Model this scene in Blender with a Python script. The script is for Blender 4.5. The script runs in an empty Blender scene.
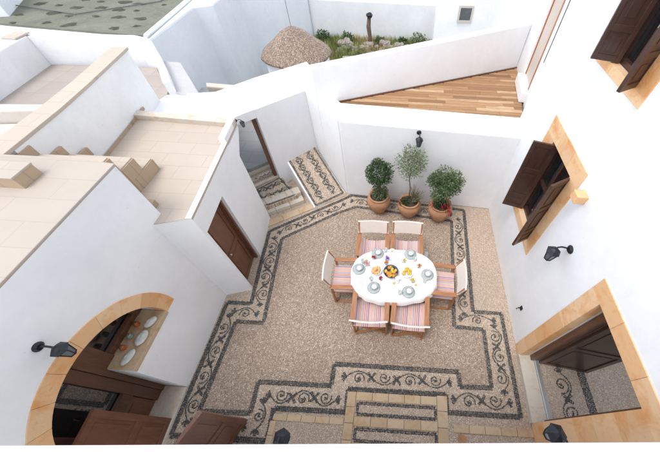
import bpy, bmesh, math, random
from mathutils import Vector, Matrix
random.seed(7)
R_ = math.radians
scene = bpy.context.scene
COL = scene.collection

# ------------------------------------------------------------------ materials
class NT:
    def __init__(s, name):
        s.m = bpy.data.materials.new(name); s.m.use_nodes = True
        s.t = s.m.node_tree; s.n = s.t.nodes; s.l = s.t.links
        s.b = s.n['Principled BSDF']
        s.tc = s.n.new('ShaderNodeTexCoord')
    def node(s, typ, **kw):
        x = s.n.new(typ)
        for k, v in kw.items():
            if k in x.inputs: x.inputs[k].default_value = v
            else: setattr(x, k, v)
        return x
    def link(s, a, b): s.l.new(a, b)
    def noise(s, scale, detail=4, rough=.55, vec=None, dist=0):
        x = s.node('ShaderNodeTexNoise', Scale=scale, Detail=detail, Roughness=rough, Distortion=dist)
        s.link(vec or s.tc.outputs['Object'], x.inputs['Vector']); return x.outputs['Fac']
    def vor(s, scale, feature='F1', vec=None, out='Distance', rand=1.0):
        x = s.node('ShaderNodeTexVoronoi', feature=feature, Scale=scale, Randomness=rand)
        s.link(vec or s.tc.outputs['Object'], x.inputs['Vector']); return x.outputs[out]
    def ramp(s, fac, stops, interp='LINEAR'):
        x = s.n.new('ShaderNodeValToRGB'); x.color_ramp.interpolation = interp
        e = x.color_ramp.elements
        while len(e) > 1: e.remove(e[-1])
        e[0].position = stops[0][0]; e[0].color = (*stops[0][1], 1)
        for p, c in stops[1:]:
            q = e.new(p); q.color = (*c, 1)
        s.link(fac, x.inputs['Fac']); return x.outputs['Color']
    def mix(s, fac, a, b, mode='MIX'):
        x = s.n.new('ShaderNodeMix'); x.data_type = 'RGBA'; x.blend_type = mode
        for i, v in ((0, fac), (6, a), (7, b)):
            if hasattr(v, 'is_linked') or isinstance(v, bpy.types.NodeSocket): s.link(v, x.inputs[i])
            else: x.inputs[i].default_value = v if i == 0 else (*v, 1)
        return x.outputs[2]
    def math(s, op, a, b=0.0):
        x = s.n.new('ShaderNodeMath'); x.operation = op
        for i, v in ((0, a), (1, b)):
            if isinstance(v, bpy.types.NodeSocket): s.link(v, x.inputs[i])
            else: x.inputs[i].default_value = v
        return x.outputs[0]
    def color(s, c):
        if isinstance(c, bpy.types.NodeSocket): s.link(c, s.b.inputs['Base Color'])
        else: s.b.inputs['Base Color'].default_value = (*c, 1)
    def bump(s, h, strength=.3, dist=.01):
        x = s.node('ShaderNodeBump', Strength=strength, Distance=dist)
        s.link(h, x.inputs['Height']); s.link(x.outputs['Normal'], s.b.inputs['Normal'])
    def set(s, **kw):
        for k, v in kw.items(): s.b.inputs[k].default_value = v
        return s.m
M = {}
def plaster(name, c, c2, stain=.5):
    k = NT(name)
    a = k.noise(1.3, 5, .6); f = k.ramp(a, [(.35, c), (.7, c2)])
    fine = k.noise(9, 6, .7)
    f = k.mix(k.ramp(fine, [(.45, (0, 0, 0)), (.75, (stain * .35,) * 3)]), f, tuple(x * .88 for x in c2))
    st = k.noise(.9, 9, .72, dist=1.4)
    f = k.mix(k.ramp(st, [(.60, (0, 0, 0)), (.72, (stain * .42,) * 3)]), f, (c2[0]*.82, c2[1]*.79, c2[2]*.74))
    spk = k.vor(7)
    f = k.mix(k.ramp(spk, [(.02, (stain * .8,) * 3), (.05, (0, 0, 0))]), f, (.42, .38, .33))
    k.color(f)
    h = k.math('ADD', k.math('MULTIPLY', k.noise(2.6, 3, .5), 1.0), k.math('MULTIPLY', k.noise(45, 4, .6), .12))
    k.bump(h, .22, .02)
    M[name] = k.set(Roughness=.92)
plaster('limewash', (.83, .83, .825), (.765, .765, .765), .7)
plaster('limewash_old', (.78, .78, .77), (.70, .70, .69), 1)
plaster('limewash_shade_tint', (.76, .785, .80), (.70, .73, .75), 1)  # limewash with the bluish tint of shade mixed into its colour
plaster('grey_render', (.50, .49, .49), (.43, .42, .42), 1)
plaster('cream_plaster', (0.576, 0.512, 0.440), (0.528, 0.456, 0.384), 1)
def simple(name, c, rough=.5, var=.15, scale=14, metal=0, bump=.1, **kw):
    k = NT(name); n = k.noise(scale, 4)
    k.color(k.ramp(n, [(.3, tuple(x * (1 - var) for x in c)), (.7, tuple(min(1, x * (1 + var)) for x in c))]))
    if bump: k.bump(k.noise(scale * 4, 3), bump, .004)
    M[name] = k.set(Roughness=rough, Metallic=metal, **kw)
# sandstone blocks, each island of the mesh its own tone
def stone(name, cols, scale=5):
    k = NT(name); g = k.n.new('ShaderNodeNewGeometry')
    base = k.ramp(g.outputs['Random Per Island'], [(0, cols[0]), (.35, cols[1]), (.7, cols[2]), (1, cols[3])])
    n = k.noise(scale, 8, .65, dist=.6)
    rust = k.ramp(n, [(.50, (0, 0, 0)), (.66, (.8,) * 3)])
    c = k.mix(rust, base, cols[4])
    pit = k.ramp(k.noise(scale * 5, 8, .75), [(.30, (.5,) * 3), (.42, (0, 0, 0))])
    c = k.mix(pit, c, tuple(x * .6 for x in cols[1]))
    k.color(c); k.bump(k.math('ADD', k.noise(scale * 7, 6, .7), n), .5, .012)
    M[name] = k.set(Roughness=.85)
stone('sandstone', [(0.649, 0.362, 0.169),(0.714, 0.431, 0.220),(0.757, 0.509, 0.296),(0.681, 0.440, 0.245),(0.649, 0.274, 0.076)], 3.0)
stone('pale_stone', [(0.464, 0.336, 0.206), (0.506, 0.377, 0.236), (0.540, 0.410, 0.267), (0.489, 0.369, 0.244), (0.439, 0.270, 0.130)])
stone('tread_stone', [(0.541, 0.476, 0.385), (0.574, 0.508, 0.426), (0.607, 0.549, 0.467), (0.558, 0.492, 0.410), (0.476, 0.361, 0.246)])
# pebble mosaic
def pebbles(name, stops, mortar, scale=42, patch=.25):
    k = NT(name)
    w = k.node('ShaderNodeMapping'); w.inputs['Scale'].default_value = (1, 1, .0)
    k.link(k.tc.outputs['Object'], w.inputs['Vector']); v = w.outputs['Vector']
    col = k.vor(scale, vec=v, out='Color')
    sep = k.n.new('ShaderNodeSeparateColor'); k.link(col, sep.inputs[0])
    c = k.ramp(sep.outputs[0], stops, 'CONSTANT')
    big = k.noise(1.1, 5, .6, vec=v, dist=.4)
    c = k.mix(k.ramp(big, [(.35, (0, 0, 0)), (.7, (patch,) * 3)]), c, tuple(x * .62 for x in mortar))
    e = k.vor(scale, 'DISTANCE_TO_EDGE', vec=v)
    gap = k.ramp(e, [(.04, (1, 1, 1)), (.13, (0, 0, 0))])
    k.color(k.mix(gap, c, mortar))
    h = k.ramp(e, [(0, (0, 0, 0)), (.12, (.6,) * 3), (.4, (1, 1, 1))])
    k.bump(h, .6, .007)
    M[name] = k.set(Roughness=.6)
pebbles('pebble_floor', [(0, (0.332, 0.244, 0.172)), (.16, (0.454, 0.351, 0.262)), (.42, (0.532, 0.423, 0.326)), (.68, (0.401, 0.305, 0.221)), (.88, (0.619, 0.513, 0.413))], (0.200, 0.142, 0.102), 52, .2)
pebbles('pebble_border', [(0, (0.457, 0.351, 0.262)), (.2, (0.571, 0.463, 0.355)), (.5, (0.648, 0.545, 0.438)), (.85, (0.505, 0.397, 0.299))], (0.295, 0.217, 0.149), 52, .12)
pebbles('pebble_edge', [(0, (0.476, 0.369, 0.278)), (.25, (0.568, 0.454, 0.350)), (.6, (0.633, 0.525, 0.422)), (.85, (0.504, 0.396, 0.306))], (0.321, 0.235, 0.170), 52, .12)
pebbles('cone_pebble', [(0, (0.212, 0.150, 0.108)), (.3, (0.382, 0.270, 0.189)), (.6, (0.488, 0.360, 0.261)), (.85, (0.318, 0.220, 0.153))], (0.106, 0.075, 0.054), 34)
k = NT('dark_pebble'); g = k.n.new('ShaderNodeNewGeometry')
k.color(k.ramp(g.outputs['Random Per Island'], [(0, (0.022, 0.022, 0.022)), (.5, (0.042, 0.044, 0.041)), (.85, (0.070, 0.068, 0.062)), (1, (0.116, 0.105, 0.087))]))
M['dark_pebble'] = k.set(Roughness=.5)
# wood
def wood(name, a, b, axis='Z', scale=6, rough=.5, coat=0):
    k = NT(name); mp = k.n.new('ShaderNodeMapping')
    sc = {'X': (.12, 1, 1), 'Y': (1, .12, 1), 'Z': (1, 1, .12)}[axis]
    mp.inputs['Scale'].default_value = sc; k.link(k.tc.outputs['Object'], mp.inputs['Vector'])
    n = k.noise(scale * 6, 6, .65, vec=mp.outputs['Vector'], dist=.8)
    g = k.n.new('ShaderNodeNewGeometry')
    c = k.ramp(n, [(.3, a), (.7, b)])
    c = k.mix(k.ramp(g.outputs['Random Per Island'], [(0, (0, 0, 0)), (1, (.45,) * 3)]), c, a)
    k.color(c); k.bump(n, .25, .004)
    M[name] = k.set(Roughness=rough); k.b.inputs['Coat Weight'].default_value = coat
wood('teak', (0.240, 0.092, 0.032), (0.416, 0.188, 0.076), 'Y', rough=.45, coat=.2)
wood('brown_wood', (0.087, 0.038, 0.020), (0.157, 0.072, 0.039), 'Z', rough=.42, coat=.25)
wood('door_wood', (0.118, 0.048, 0.025), (0.196, 0.081, 0.042), 'Z', rough=.45, coat=.2)
wood('dark_wood', (0.035, 0.015, 0.010), (0.075, 0.033, 0.021), 'Z', rough=.38, coat=.3)
wood('red_wood', (.30, .10, .04), (.45, .17, .07), 'Z', rough=.5)
# deck planks
k = NT('deck_planks'); g = k.n.new('ShaderNodeNewGeometry')
mp = k.n.new('ShaderNodeMapping'); mp.inputs['Scale'].default_value = (.5, 5, 1); k.link(k.tc.outputs['Object'], mp.inputs['Vector'])
c = k.ramp(g.outputs['Random Per Island'], [(0, (.15, .08, .035)), (.2, (.30, .175, .08)), (.5, (.41, .25, .125)), (.75, (.27, .15, .07)), (.9, (.50, .34, .19)), (1, (.60, .45, .29))])
n = k.noise(5, 7, .7, vec=mp.outputs['Vector'], dist=1.2)
c = k.mix(k.ramp(n, [(.38, (.65,) * 3), (.62, (0, 0, 0))]), c, (.27, .12, .05))
k.color(c); k.bump(n, .3, .004); M['deck_planks'] = k.set(Roughness=.6)
# terrace tiles
def tiles(name, c1, c2, grout, w=.42, h=.42, off=0.0, rot=0):
    k = NT(name); mp = k.n.new('ShaderNodeMapping'); mp.inputs['Rotation'].default_value = (0, 0, rot)
    k.link(k.tc.outputs['Object'], mp.inputs['Vector'])
    b = k.node('ShaderNodeTexBrick', Scale=1.0); b.offset = off
    b.inputs['Color1'].default_value = (*c1, 1); b.inputs['Color2'].default_value = (*c2, 1); b.inputs['Mortar'].default_value = (*grout, 1)
    b.inputs['Mortar Size'].default_value = .006; b.inputs['Mortar Smooth'].default_value = .3
    b.inputs['Brick Width'].default_value = w; b.inputs['Row Height'].default_value = h
    k.link(mp.outputs['Vector'], b.inputs['Vector'])
    n = k.noise(2.2, 6, .65)
    k.color(k.mix(k.ramp(n, [(.35, (0, 0, 0)), (.75, (.45,) * 3)]), b.outputs['Color'], tuple(x * .84 for x in c2)))
    k.bump(k.math('ADD', b.outputs['Fac'], k.noise(30, 4)), .15, .004)
    M[name] = k.set(Roughness=.75)
tiles('cream_tiles', (0.467, 0.396, 0.322), (0.453, 0.382, 0.307), (0.393, 0.330, 0.263), .62, .27, .5)
tiles('roof_tiles', (0.421, 0.361, 0.302), (0.411, 0.352, 0.293), (0.374, 0.319, 0.263), .62, .27, .5)
tiles('grey_tiles', (0.375, 0.323, 0.277), (0.345, 0.292, 0.255), (0.270, 0.232, 0.203), .5, .5)
tiles('paving', (0.336, 0.344, 0.336), (0.304, 0.312, 0.312), (0.224, 0.224, 0.216), .6, .4, .5)
tiles('brown_tiles', (0.425, 0.315, 0.212), (0.391, 0.289, 0.196), (0.306, 0.230, 0.153), .3, .3)  # brown tile of the skirting, step sides and curb
# mottled roof
k = NT('mottled_roof'); nn = k.noise(9, 3)
base = k.ramp(k.noise(.8, 8, .72, dist=.6), [(.3, (.10, .105, .075)), (.7, (.185, .185, .135))])
k.color(k.mix(k.ramp(nn, [(.5, (0, 0, 0)), (.8, (.4,) * 3)]), base, (.25, .24, .19))); k.bump(k.noise(20, 5), .5, .02); M['mottled_roof'] = k.set(Roughness=.9)
simple('roof_moss', (.050, .055, .032), .95, .4, 8, bump=.5)
# striped canvas
k = NT('striped_canvas'); sx = k.n.new('ShaderNodeSeparateXYZ'); k.link(k.tc.outputs['Object'], sx.inputs[0])
fr = k.math('FRACT', k.math('ADD', k.math('MULTIPLY', sx.outputs['X'], 5.2), 10.0))
W_, P_, O_, B_, Rr = (0.624, 0.577, 0.546), (0.546, 0.211, 0.218), (0.608, 0.265, 0.109), (0.187, 0.211, 0.359), (0.374, 0.070, 0.086)
seq = [W_, P_, W_, O_, W_, B_, W_, P_, O_, W_, Rr, W_, B_, P_, W_, O_]
c = k.ramp(fr, [(i / len(seq), q) for i, q in enumerate(seq)], 'CONSTANT')
k.color(c); k.bump(k.noise(160, 2), .2, .002); M['striped_canvas'] = k.set(Roughness=.9)
simple('cream_canvas', (0.640, 0.560, 0.496), .9, .05, 6)
simple('white_cloth', (.86, .85, .84), .85, .03, 5, bump=.2)
simple('glazed_white', (.78, .79, .78), .18, .03, bump=0)
simple('bluish_glass', (0.562, 0.608, 0.593), .08, .03, bump=0, **{'Transmission Weight': .35, 'IOR': 1.3})
simple('clear_glass', (.88, .92, .9), .03, .02, bump=0, **{'Transmission Weight': .6, 'IOR': 1.2})
simple('terracotta', (0.400, 0.208, 0.108), .8, .22, 7, bump=.3)
simple('soil', (.06, .04, .03), .95, .3, 30, bump=.6)
simple('iron', (0.016, 0.018, 0.022), .45, .2, 20, metal=.3)
simple('lantern_glass', (.10, .12, .14), .12, .1, bump=0, **{'Specular IOR Level': .7})
simple('steel', (.52, .52, .50), .35, .05, 10, metal=.8)
simple('leaf_dark', (0.047, 0.088, 0.031), .55, .45, 9, bump=0)
simple('leaf_mid', (0.088, 0.135, 0.052), .6, .4, 9, bump=0)
simple('leaf_grey', (0.156, 0.198, 0.104), .65, .35, 12, bump=0)
simple('bark', (.13, .09, .06), .9, .3, 20)
simple('petal_red', (0.385, 0.014, 0.021), .5, .2, bump=0)
simple('petal_purple', (0.210, 0.098, 0.385), .5, .2, bump=0)
simple('petal_yellow', (0.595, 0.434, 0.042), .5, .15, bump=0)
simple('petal_pink', (0.560, 0.245, 0.245), .5, .2, bump=0)
simple('petal_orange', (0.560, 0.175, 0.035), .5, .2, bump=0)
simple('orange_fruit', (0.562, 0.210, 0.022), .45, .25, 20)
simple('yellow_fruit', (0.600, 0.390, 0.045), .45, .25, 25)
simple('red_fruit', (0.375, 0.038, 0.030), .4, .25, 25)
simple('green_fruit', (0.135, 0.225, 0.038), .4, .25, 25)
simple('pastry', (.62, .36, .14), .7, .3, 30)
simple('blue_bowl', (.05, .07, .13), .15, .1, bump=0)
simple('amber', (.40, .10, .02), .12, .3, 20, bump=0, **{'Coat Weight': .5})
simple('jade', (.25, .33, .27), .2, .4, 30, bump=0)
simple('shell_white', (0.528, 0.528, 0.480), .5, .15, 16, bump=.4)
simple('rubble', (0.272, 0.232, 0.200), .9, .35, 9, bump=.7)
simple('grass_blade', (.19, .23, .06), .7, .5, 3, bump=0)
simple('dry_grass', (.40, .32, .14), .8, .4, 3, bump=0)
simple('earth', (.16, .13, .08), .95, .35, 3, bump=.6)
simple('concrete', (.42, .43, .43), .9, .12, 3, bump=.3)
simple('cable_black', (.12, .12, .12), .6, .1, bump=0)
# dark reflecting glass
k = NT('window_glass'); k.color((.012, .014, .016)); M['window_glass'] = k.set(Roughness=.02, IOR=2.1)
k.b.inputs['Specular IOR Level'].default_value = .8

# ------------------------------------------------------------------ mesh helpers
class MB:
    def __init__(s): s.v = []; s.f = []
    def add(s, vs, fs, mat=None):
        o = len(s.v)
        for v in vs:
            v = Vector(v); s.v.append(mat @ v if mat else v)
        s.f += [tuple(i + o for i in f) for f in fs]; return s
    def box(s, a, b, mat=None):
        x0, y0, z0 = (min(p, q) for p, q in zip(a, b)); x1, y1, z1 = (max(p, q) for p, q in zip(a, b))
        return s.add([(x0,y0,z0),(x1,y0,z0),(x1,y1,z0),(x0,y1,z0),(x0,y0,z1),(x1,y0,z1),(x1,y1,z1),(x0,y1,z1)],
            [(0,3,2,1),(4,5,6,7),(0,1,5,4),(1,2,6,5),(2,3,7,6),(3,0,4,7)], mat)
    def bar(s, p, q, w, h=None, up=(0,0,1)):
        h = h or w; p = Vector(p); q = Vector(q); d = q - p; L = d.length; d.normalize()
        u = Vector(up)
        if abs(d.dot(u)) > .98: u = Vector((1,0,0))
        r = d.cross(u).normalized(); u = r.cross(d).normalized()
        m = Matrix((( r.x, d.x, u.x, p.x),(r.y, d.y, u.y, p.y),(r.z, d.z, u.z, p.z),(0,0,0,1)))
        return s.box((-w/2, 0, -h/2), (w/2, L, h/2), m)
    def prism(s, poly, z0, z1, mat=None):
        n = len(poly); a = sum(poly[i][0]*poly[(i+1)%n][1]-poly[(i+1)%n][0]*poly[i][1] for i in range(n))
        if a < 0: poly = poly[::-1]
        vs = [(x, y, z0) for x, y in poly] + [(x, y, z1) for x, y in poly]
        fs = [tuple(reversed(range(n))), tuple(range(n, 2*n))] + [(i, (i+1)%n, (i+1)%n+n, i+n) for i in range(n)]
        return s.add(vs, fs, mat)
    def lathe(s, prof, n=20, c=(0,0,0), mat=None, sx=1, sy=1, rad=None):
        vs = []
        for r, z in prof:
            for i in range(n):
                a = 2*math.pi*i/n; q = r*(rad(a) if rad else 1)
                vs.append((c[0]+q*math.cos(a)*sx, c[1]+q*math.sin(a)*sy, c[2]+z))
        fs = []
        for j in range(len(prof)-1):
            for i in range(n):
                k2 = (i+1) % n; fs.append((j*n+i, j*n+k2, (j+1)*n+k2, (j+1)*n+i))
        fs.append(tuple(reversed(range(n)))); fs.append(tuple(range((len(prof)-1)*n, len(prof)*n)))
        return s.add(vs, fs, mat)
    def tube(s, pts, r, n=8):
        pts = [Vector(p) for p in pts]; vs = []; rr = r if isinstance(r, (list, tuple)) else [r]*len(pts)
        for j, p in enumerate(pts):
            d = (pts[min(j+1, len(pts)-1)] - pts[max(j-1, 0)]).normalized()
            u = Vector((0,0,1)) if abs(d.z) < .9 else Vector((1,0,0))
            a = d.cross(u).normalized(); b = d.cross(a)
            vs += [p + rr[j]*(math.cos(2*math.pi*i/n)*a + math.sin(2*math.pi*i/n)*b) for i in range(n)]
        fs = [(j*n+i, j*n+(i+1)%n, (j+1)*n+(i+1)%n, (j+1)*n+i) for j in range(len(pts)-1) for i in range(n)]
        fs += [tuple(range(n)), tuple(reversed(range((len(pts)-1)*n, len(pts)*n)))]
        return s.add(vs, fs)
    def ball(s, c, r, n=8, m=6, sq=(1,1,1), jit=0):
        vs = [(c[0], c[1], c[2]-r*sq[2])]
        for j in range(1, m):
            t = math.pi*j/m
            for i in range(n):
                a = 2*math.pi*i/n; q = r*(1+random.uniform(-jit, jit))
                vs.append((c[0]+q*sq[0]*math.sin(t)*math.cos(a), c[1]+q*sq[1]*math.sin(t)*math.sin(a), c[2]-q*sq[2]*math.cos(t)))
        vs.append((c[0], c[1], c[2]+r*sq[2])); L = len(vs)-1
        fs = [(0, 1+(i+1)%n, 1+i) for i in range(n)]
        fs += [(1+j*n+i, 1+j*n+(i+1)%n, 1+(j+1)*n+(i+1)%n, 1+(j+1)*n+i) for j in range(m-2) for i in range(n)]
        fs += [(1+(m-2)*n+i, 1+(m-2)*n+(i+1)%n, L) for i in range(n)]
        return s.add(vs, fs)
    def build(s, name, mat, parent=None, smooth=False, bevel=0, world=True, recalc=True):
        """one mesh object; world=True: the coordinates are world ones and the parent is an unrotated Empty"""
        off = Vector((0,0,0))
        if parent is not None and world:
            p = parent
            while p is not None: off = off + p.location; p = p.parent
        me = bpy.data.meshes.new(name); me.from_pydata([v - off for v in s.v], [], s.f)
        me.materials.append(M[mat])
        bm = bmesh.new(); bm.from_mesh(me)
        if recalc: bmesh.ops.recalc_face_normals(bm, faces=bm.faces)
        if bevel:
            ed = [e for e in bm.edges if len(e.link_faces) == 2 and e.calc_face_angle(0) > .5]
            bmesh.ops.bevel(bm, geom=ed, offset=bevel, segments=2, affect='EDGES', profile=.6, clamp_overlap=True)
        bm.to_mesh(me); bm.free()
        if smooth:
            for p in me.polygons: p.use_smooth = True
        o = bpy.data.objects.new(name, me); COL.objects.link(o)
        if parent is not None: o.parent = parent
        return o
def tag(o, label=None, cat=None, group=None, kind=None):
    if label: o['label'] = label
    if cat: o['category'] = cat
    if group: o['group'] = group
    if kind: o['kind'] = kind
    return o
def thing(name, loc, label, cat, group=None, rz=0):
    o = bpy.data.objects.new(name, None); COL.objects.link(o); o.location = loc; o.rotation_euler = (0,0,rz)
    o.empty_display_size = .1
    return tag(o, label, cat, group)
def struct(mb, name, mat, **kw): return tag(mb.build(name, mat, **kw), kind='structure')
def copy_tree(o, parent=None):
    c = o.copy(); COL.objects.link(c); c.parent = parent
    for ch in list(o.children): copy_tree(ch, c)
    return c
def fr(p, ex, ey, ez=(0,0,1)):
    ex, ey, ez = Vector(ex), Vector(ey), Vector(ez)
    return Matrix(((ex.x,ey.x,ez.x,p[0]),(ex.y,ey.y,ez.y,p[1]),(ex.z,ey.z,ez.z,p[2]),(0,0,0,1)))

# ------------------------------------------------------------------ courtyard floor
ZP = .004
floor = struct(MB().prism([(-4.0,-1.4),(2.46,-1.4),(2.46,5.9),(-4.0,5.9)], -.2, 0), 'courtyard_floor', 'pebble_edge')
inner = [(1.28,4.07),(-.89,4.33),(-1.28,4.12),(-2.35,3.33),(-2.17,1.55),(-2.65,1.55),(-2.69,.22),(-1.94,.24),(-1.96,.65),(-.83,.66),(-.83,.97),(.06,.97),(1.16,.97),(1.17,.76),(1.66,.77),(1.66,1.67),(1.15,1.69)]
outer = [(1.59,4.41),(-1.05,4.68),(-1.28,4.50),(-2.66,3.50),(-2.60,2.80),(-2.50,1.88),(-2.93,1.88),(-2.95,-.08),(-1.60,-.07),(-1.62,.32),(-.56,.33),(-.56,.63),(.94,.64),(.94,.41),(2.03,.41),(2.02,1.98),(1.51,1.98)]
def tri_sheet(poly, z, holes=None):
    bm = bmesh.new()
    for lp in [poly] + (holes or []):
        vs = [bm.verts.new((x, y, z)) for x, y in lp]
        for i in range(len(vs)): bm.edges.new((vs[i], vs[(i+1) % len(vs)]))
    bmesh.ops.triangle_fill(bm, edges=bm.edges[:], use_beauty=True)
    for f in bm.faces:
        if f.normal.z < 0: f.normal_flip()
    mb = MB(); bm.verts.index_update()
    mb.add([v.co.copy() for v in bm.verts], [tuple(v.index for v in f.verts) for f in bm.faces]); bm.free(); return mb
tri_sheet(outer, ZP).build('border_ground', 'pebble_border', floor, recalc=False)
tri_sheet(inner, 2*ZP).build('centre_field', 'pebble_floor', floor, recalc=False)

def pebble(mb, x, y, r, fm):
    n = 6; a0 = random.random()*6; e = random.uniform(.7, 1.25)
    vs = []; ca, sa = math.cos(a0), math.sin(a0)
    for i in range(n):
        a = 2*math.pi*i/n; px, py = r*e*math.cos(a), r/e*math.sin(a)
        vs.append(Vector((x+px*ca-py*sa, y+px*sa+py*ca, 0)))
    vs.append(Vector((x, y, r*.38)))
    mb.add(vs, [(i, (i+1) % n, n) for i in range(n)], fm)
def stroke(mb, pts, width, fm=None, size=.0135, taper=False):
    """rows of set pebbles along a path"""
    fm = fm or Matrix.Translation((0,0,3*ZP))
    rows = max(1, round(width/(size*1.75)))
    for r in range(rows):
        off = (r - (rows-1)/2) * size*1.75
        carry = random.random()*size
        for i in range(len(pts)-1):
            a = Vector(pts[i][:2]); b = Vector(pts[i+1][:2]); d = b - a; L = d.length
            if L < 1e-6: continue
            d /= L; nrm = Vector((-d.y, d.x)); t = carry
            while t < L:
                p = a + d*t + nrm*off
                pebble(mb, p.x + random.uniform(-.003,.003), p.y + random.uniform(-.003,.003), size*random.uniform(.8,1.15), fm)
                t += size*1.85
            carry = t - L
mb = MB()
stroke(mb, inner + [inner[0]], .062); stroke(mb, outer[:9] , .062); stroke(mb, outer[8:] + [outer[0]], .062)
mb.build('border_line', 'dark_pebble', floor)
def scroll_run(mb, p, q, amp, fm=None, half=.38, w=.025, phase=1, size=.011):
    p = Vector(p); q = Vector(q); d = q - p; L = d.length; d /= L; n = Vector((-d.y, d.x))
    k = max(1, round(L/half)); h = L/k
    T = lambda u, v: (p.x + d.x*u + n.x*v, p.y + d.y*u + n.y*v)
    pts = [T(u*L/60/1.0, amp*phase*math.sin(math.pi*(u*L/60)/h)*(.92)) for u in range(61)]
    stroke(mb, pts, w, fm, size)
    for i in range(k):
        sg = phase*(1 if i % 2 == 0 else -1); cx = (i+.5)*h; cy = -sg*amp*.18
        r0 = min(amp*.95, h*.42); sp = []
        for j in range(26):
            t = j/25; a = math.pi*(1.0 - .1) + t*math.pi*2.5; r = r0*(1-t*.78)
            sp.append(T(cx + r*math.cos(a), cy - sg*r*math.sin(a)))
        stroke(mb, sp, w*.8, fm, size)
        for du, dv in ((.05, .06), (-.05, .06), (.055, -.04), (-.055, -.04)):   # leaflets where the waves cross
            if i > 0: stroke(mb, [T(i*h, 0), T(i*h + du*.55, dv*.55*sg), T(i*h+du*1.1, dv*1.3*sg)], w*1.4, fm, size)
        for a in (0, 1.3, 2.6): stroke(mb, [T(cx, cy), T(cx+.03*math.cos(a), cy+.03*math.sin(a))], w, fm, size)
    for u0, sg in ((0, 1), (L, -1)):
        for a in (-.9, 0, .9):
            stroke(mb, [T(u0, 0), T(u0 - sg*.07*math.cos(a), .07*math.sin(a))], w*1.5, fm, size)
mb = MB()
runs = [((1.43,4.10),(1.35,1.95),.105),((1.30,1.84),(1.84,1.84),.09),((1.85,1.72),(1.85,.75),.11),((1.88,.585),(1.08,.58),.105),
        ((.98,.81),(-.62,.80),.095),((-.72,.48),(-1.72,.48),.10),((-1.80,.38),(-1.80,.05),.09),
        ((-2.0,.07),(-2.72,.08),.08),((-2.81,.1),(-2.80,1.62),.10),((-2.72,1.72),(-2.36,1.70),.10),((-2.34,1.9),(-2.50,3.30),.12),
        ((-2.42,3.50),(-1.22,4.36),.085),((-1.0,4.50),(1.25,4.26),.095)]
for a, b, am in runs: scroll_run(mb, a, b, am)
mb.build('vine_scroll', 'dark_pebble', floor)
# dressed stone strips in the floor
def blocks(mb, x0, y0, x1, y1, z0, z1, n, along='x', gap=.006, jit=0):
    for i in range(n):
        a, b = i/n, (i+1)/n
        if along == 'x': mb.box((x0+(x1-x0)*a+gap/2, y0, z0), (x0+(x1-x0)*b-gap/2, y1, z1+random.uniform(-jit, jit)))
        else: mb.box((x0, y0+(y1-y0)*a+gap/2, z0), (x1, y0+(y1-y0)*b-gap/2, z1+random.uniform(-jit, jit)))
mb = MB()
blocks(mb, -1.60,.175, -.57,.255, -.05,.016, 5); blocks(mb, -1.62,-.7, -1.54,.17, -.05,.016, 5,'y')
blocks(mb, 1.02,.17, 2.17,.27, -.05,.016, 5)
blocks(mb, -.56,-.6,-.43,.60, -.05,.02, 6,'y'); blocks(mb, .80,-.6,.95,.62,-.05,.02,6,'y')
blocks(mb, -.425,.49,.795,.60,-.05,.02,5); blocks(mb, -.425,.17,.795,.28,-.05,.02,5); blocks(mb, -.425,-.14,.795,-.02,-.05,.02,5)
mb.build('stone_trim', 'pale_stone', floor, bevel=.004)
mb = MB()
for y0, y1 in ((.315,.455),(.0,.135)):
    stroke(mb, [(-.39,y0),(.77,y0),(.77,y1),(-.39,y1),(-.39,y0)], .035, Matrix.Translation((0,0,.004)), .0125)
stroke(mb, [(-.55,.635),(.93,.64)], .03)
mb.build('inset_line', 'dark_pebble', floor)
mb = MB().lathe([(.06,.0),(.06,.012),(.05,.016),(.0,.014)], 16, (1.14,.10,0)); mb.lathe([(.03,.016),(.028,.022),(0,.022)],12,(1.14,.10,0))
tag(mb.build('floor_drain', 'terracotta'), 'round terracotta drain cover in the pebble strip by the white ledge', 'drain cover')
# stone strip below the stairs
mb = MB(); a = Vector((-2.74,3.60)); b = Vector((-1.20,4.66)); d = (b-a).normalized(); n = Vector((-d.y, d.x)); L = (b-a).length
for i in range(5):
    m = fr((a.x+d.x*L*i/5, a.y+d.y*L*i/5, 0), (d.x,d.y,0), (n.x,n.y,0)); mb.box((.003,0,-.05),(L/5-.003,.17,.02), m)
mb.build('stair_foot_trim', 'pale_stone', floor, bevel=.004)

# ------------------------------------------------------------------ stairs and ramp in the corner
dx = Vector((.85,.53)).normalized(); nx = Vector((-dx.y, dx.x))
t = thing('entrance_steps', (-2.5,4.1,0), 'low cream stone steps with a pebble mosaic landing inside the courtyard gateway', 'steps')
mb = MB()
P0 = Vector((-2.86,3.74))
for i, z in enumerate((.10,.20)):
    o = P0 + nx*(.13+i*.17)
    for j in range(3):
        m = fr((o.x, o.y, 0), (dx.x,dx.y,0), (nx.x,nx.y,0))
        w = .98/3; mb.box((j*w+.003,0,0),(j*w+w-.003,.17+(.04 if i == 1 else -.002), z), m)
mb.build('tread', 'tread_stone', t, bevel=.008)
land = [(-3.30,4.50),(-2.80,5.02),(-2.24,4.42),(-2.84,4.0)]
MB().prism(land, 0, .195).build('landing', 'pebble_border', t)
mb = MB(); zz = Matrix.Translation((0,0,.198))
ins = [(-3.22,4.50),(-2.80,4.94),(-2.31,4.42),(-2.83,4.07)]
stroke(mb, ins+[ins[0]], .035, zz, .012)
scroll_run(mb, (-2.95,4.28),(-2.5,4.62), .10, zz, .2); scroll_run(mb, (-3.12,4.48),(-2.72,4.8), .09, zz, .2)
mb.build('vine_scroll', 'dark_pebble', t)
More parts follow.
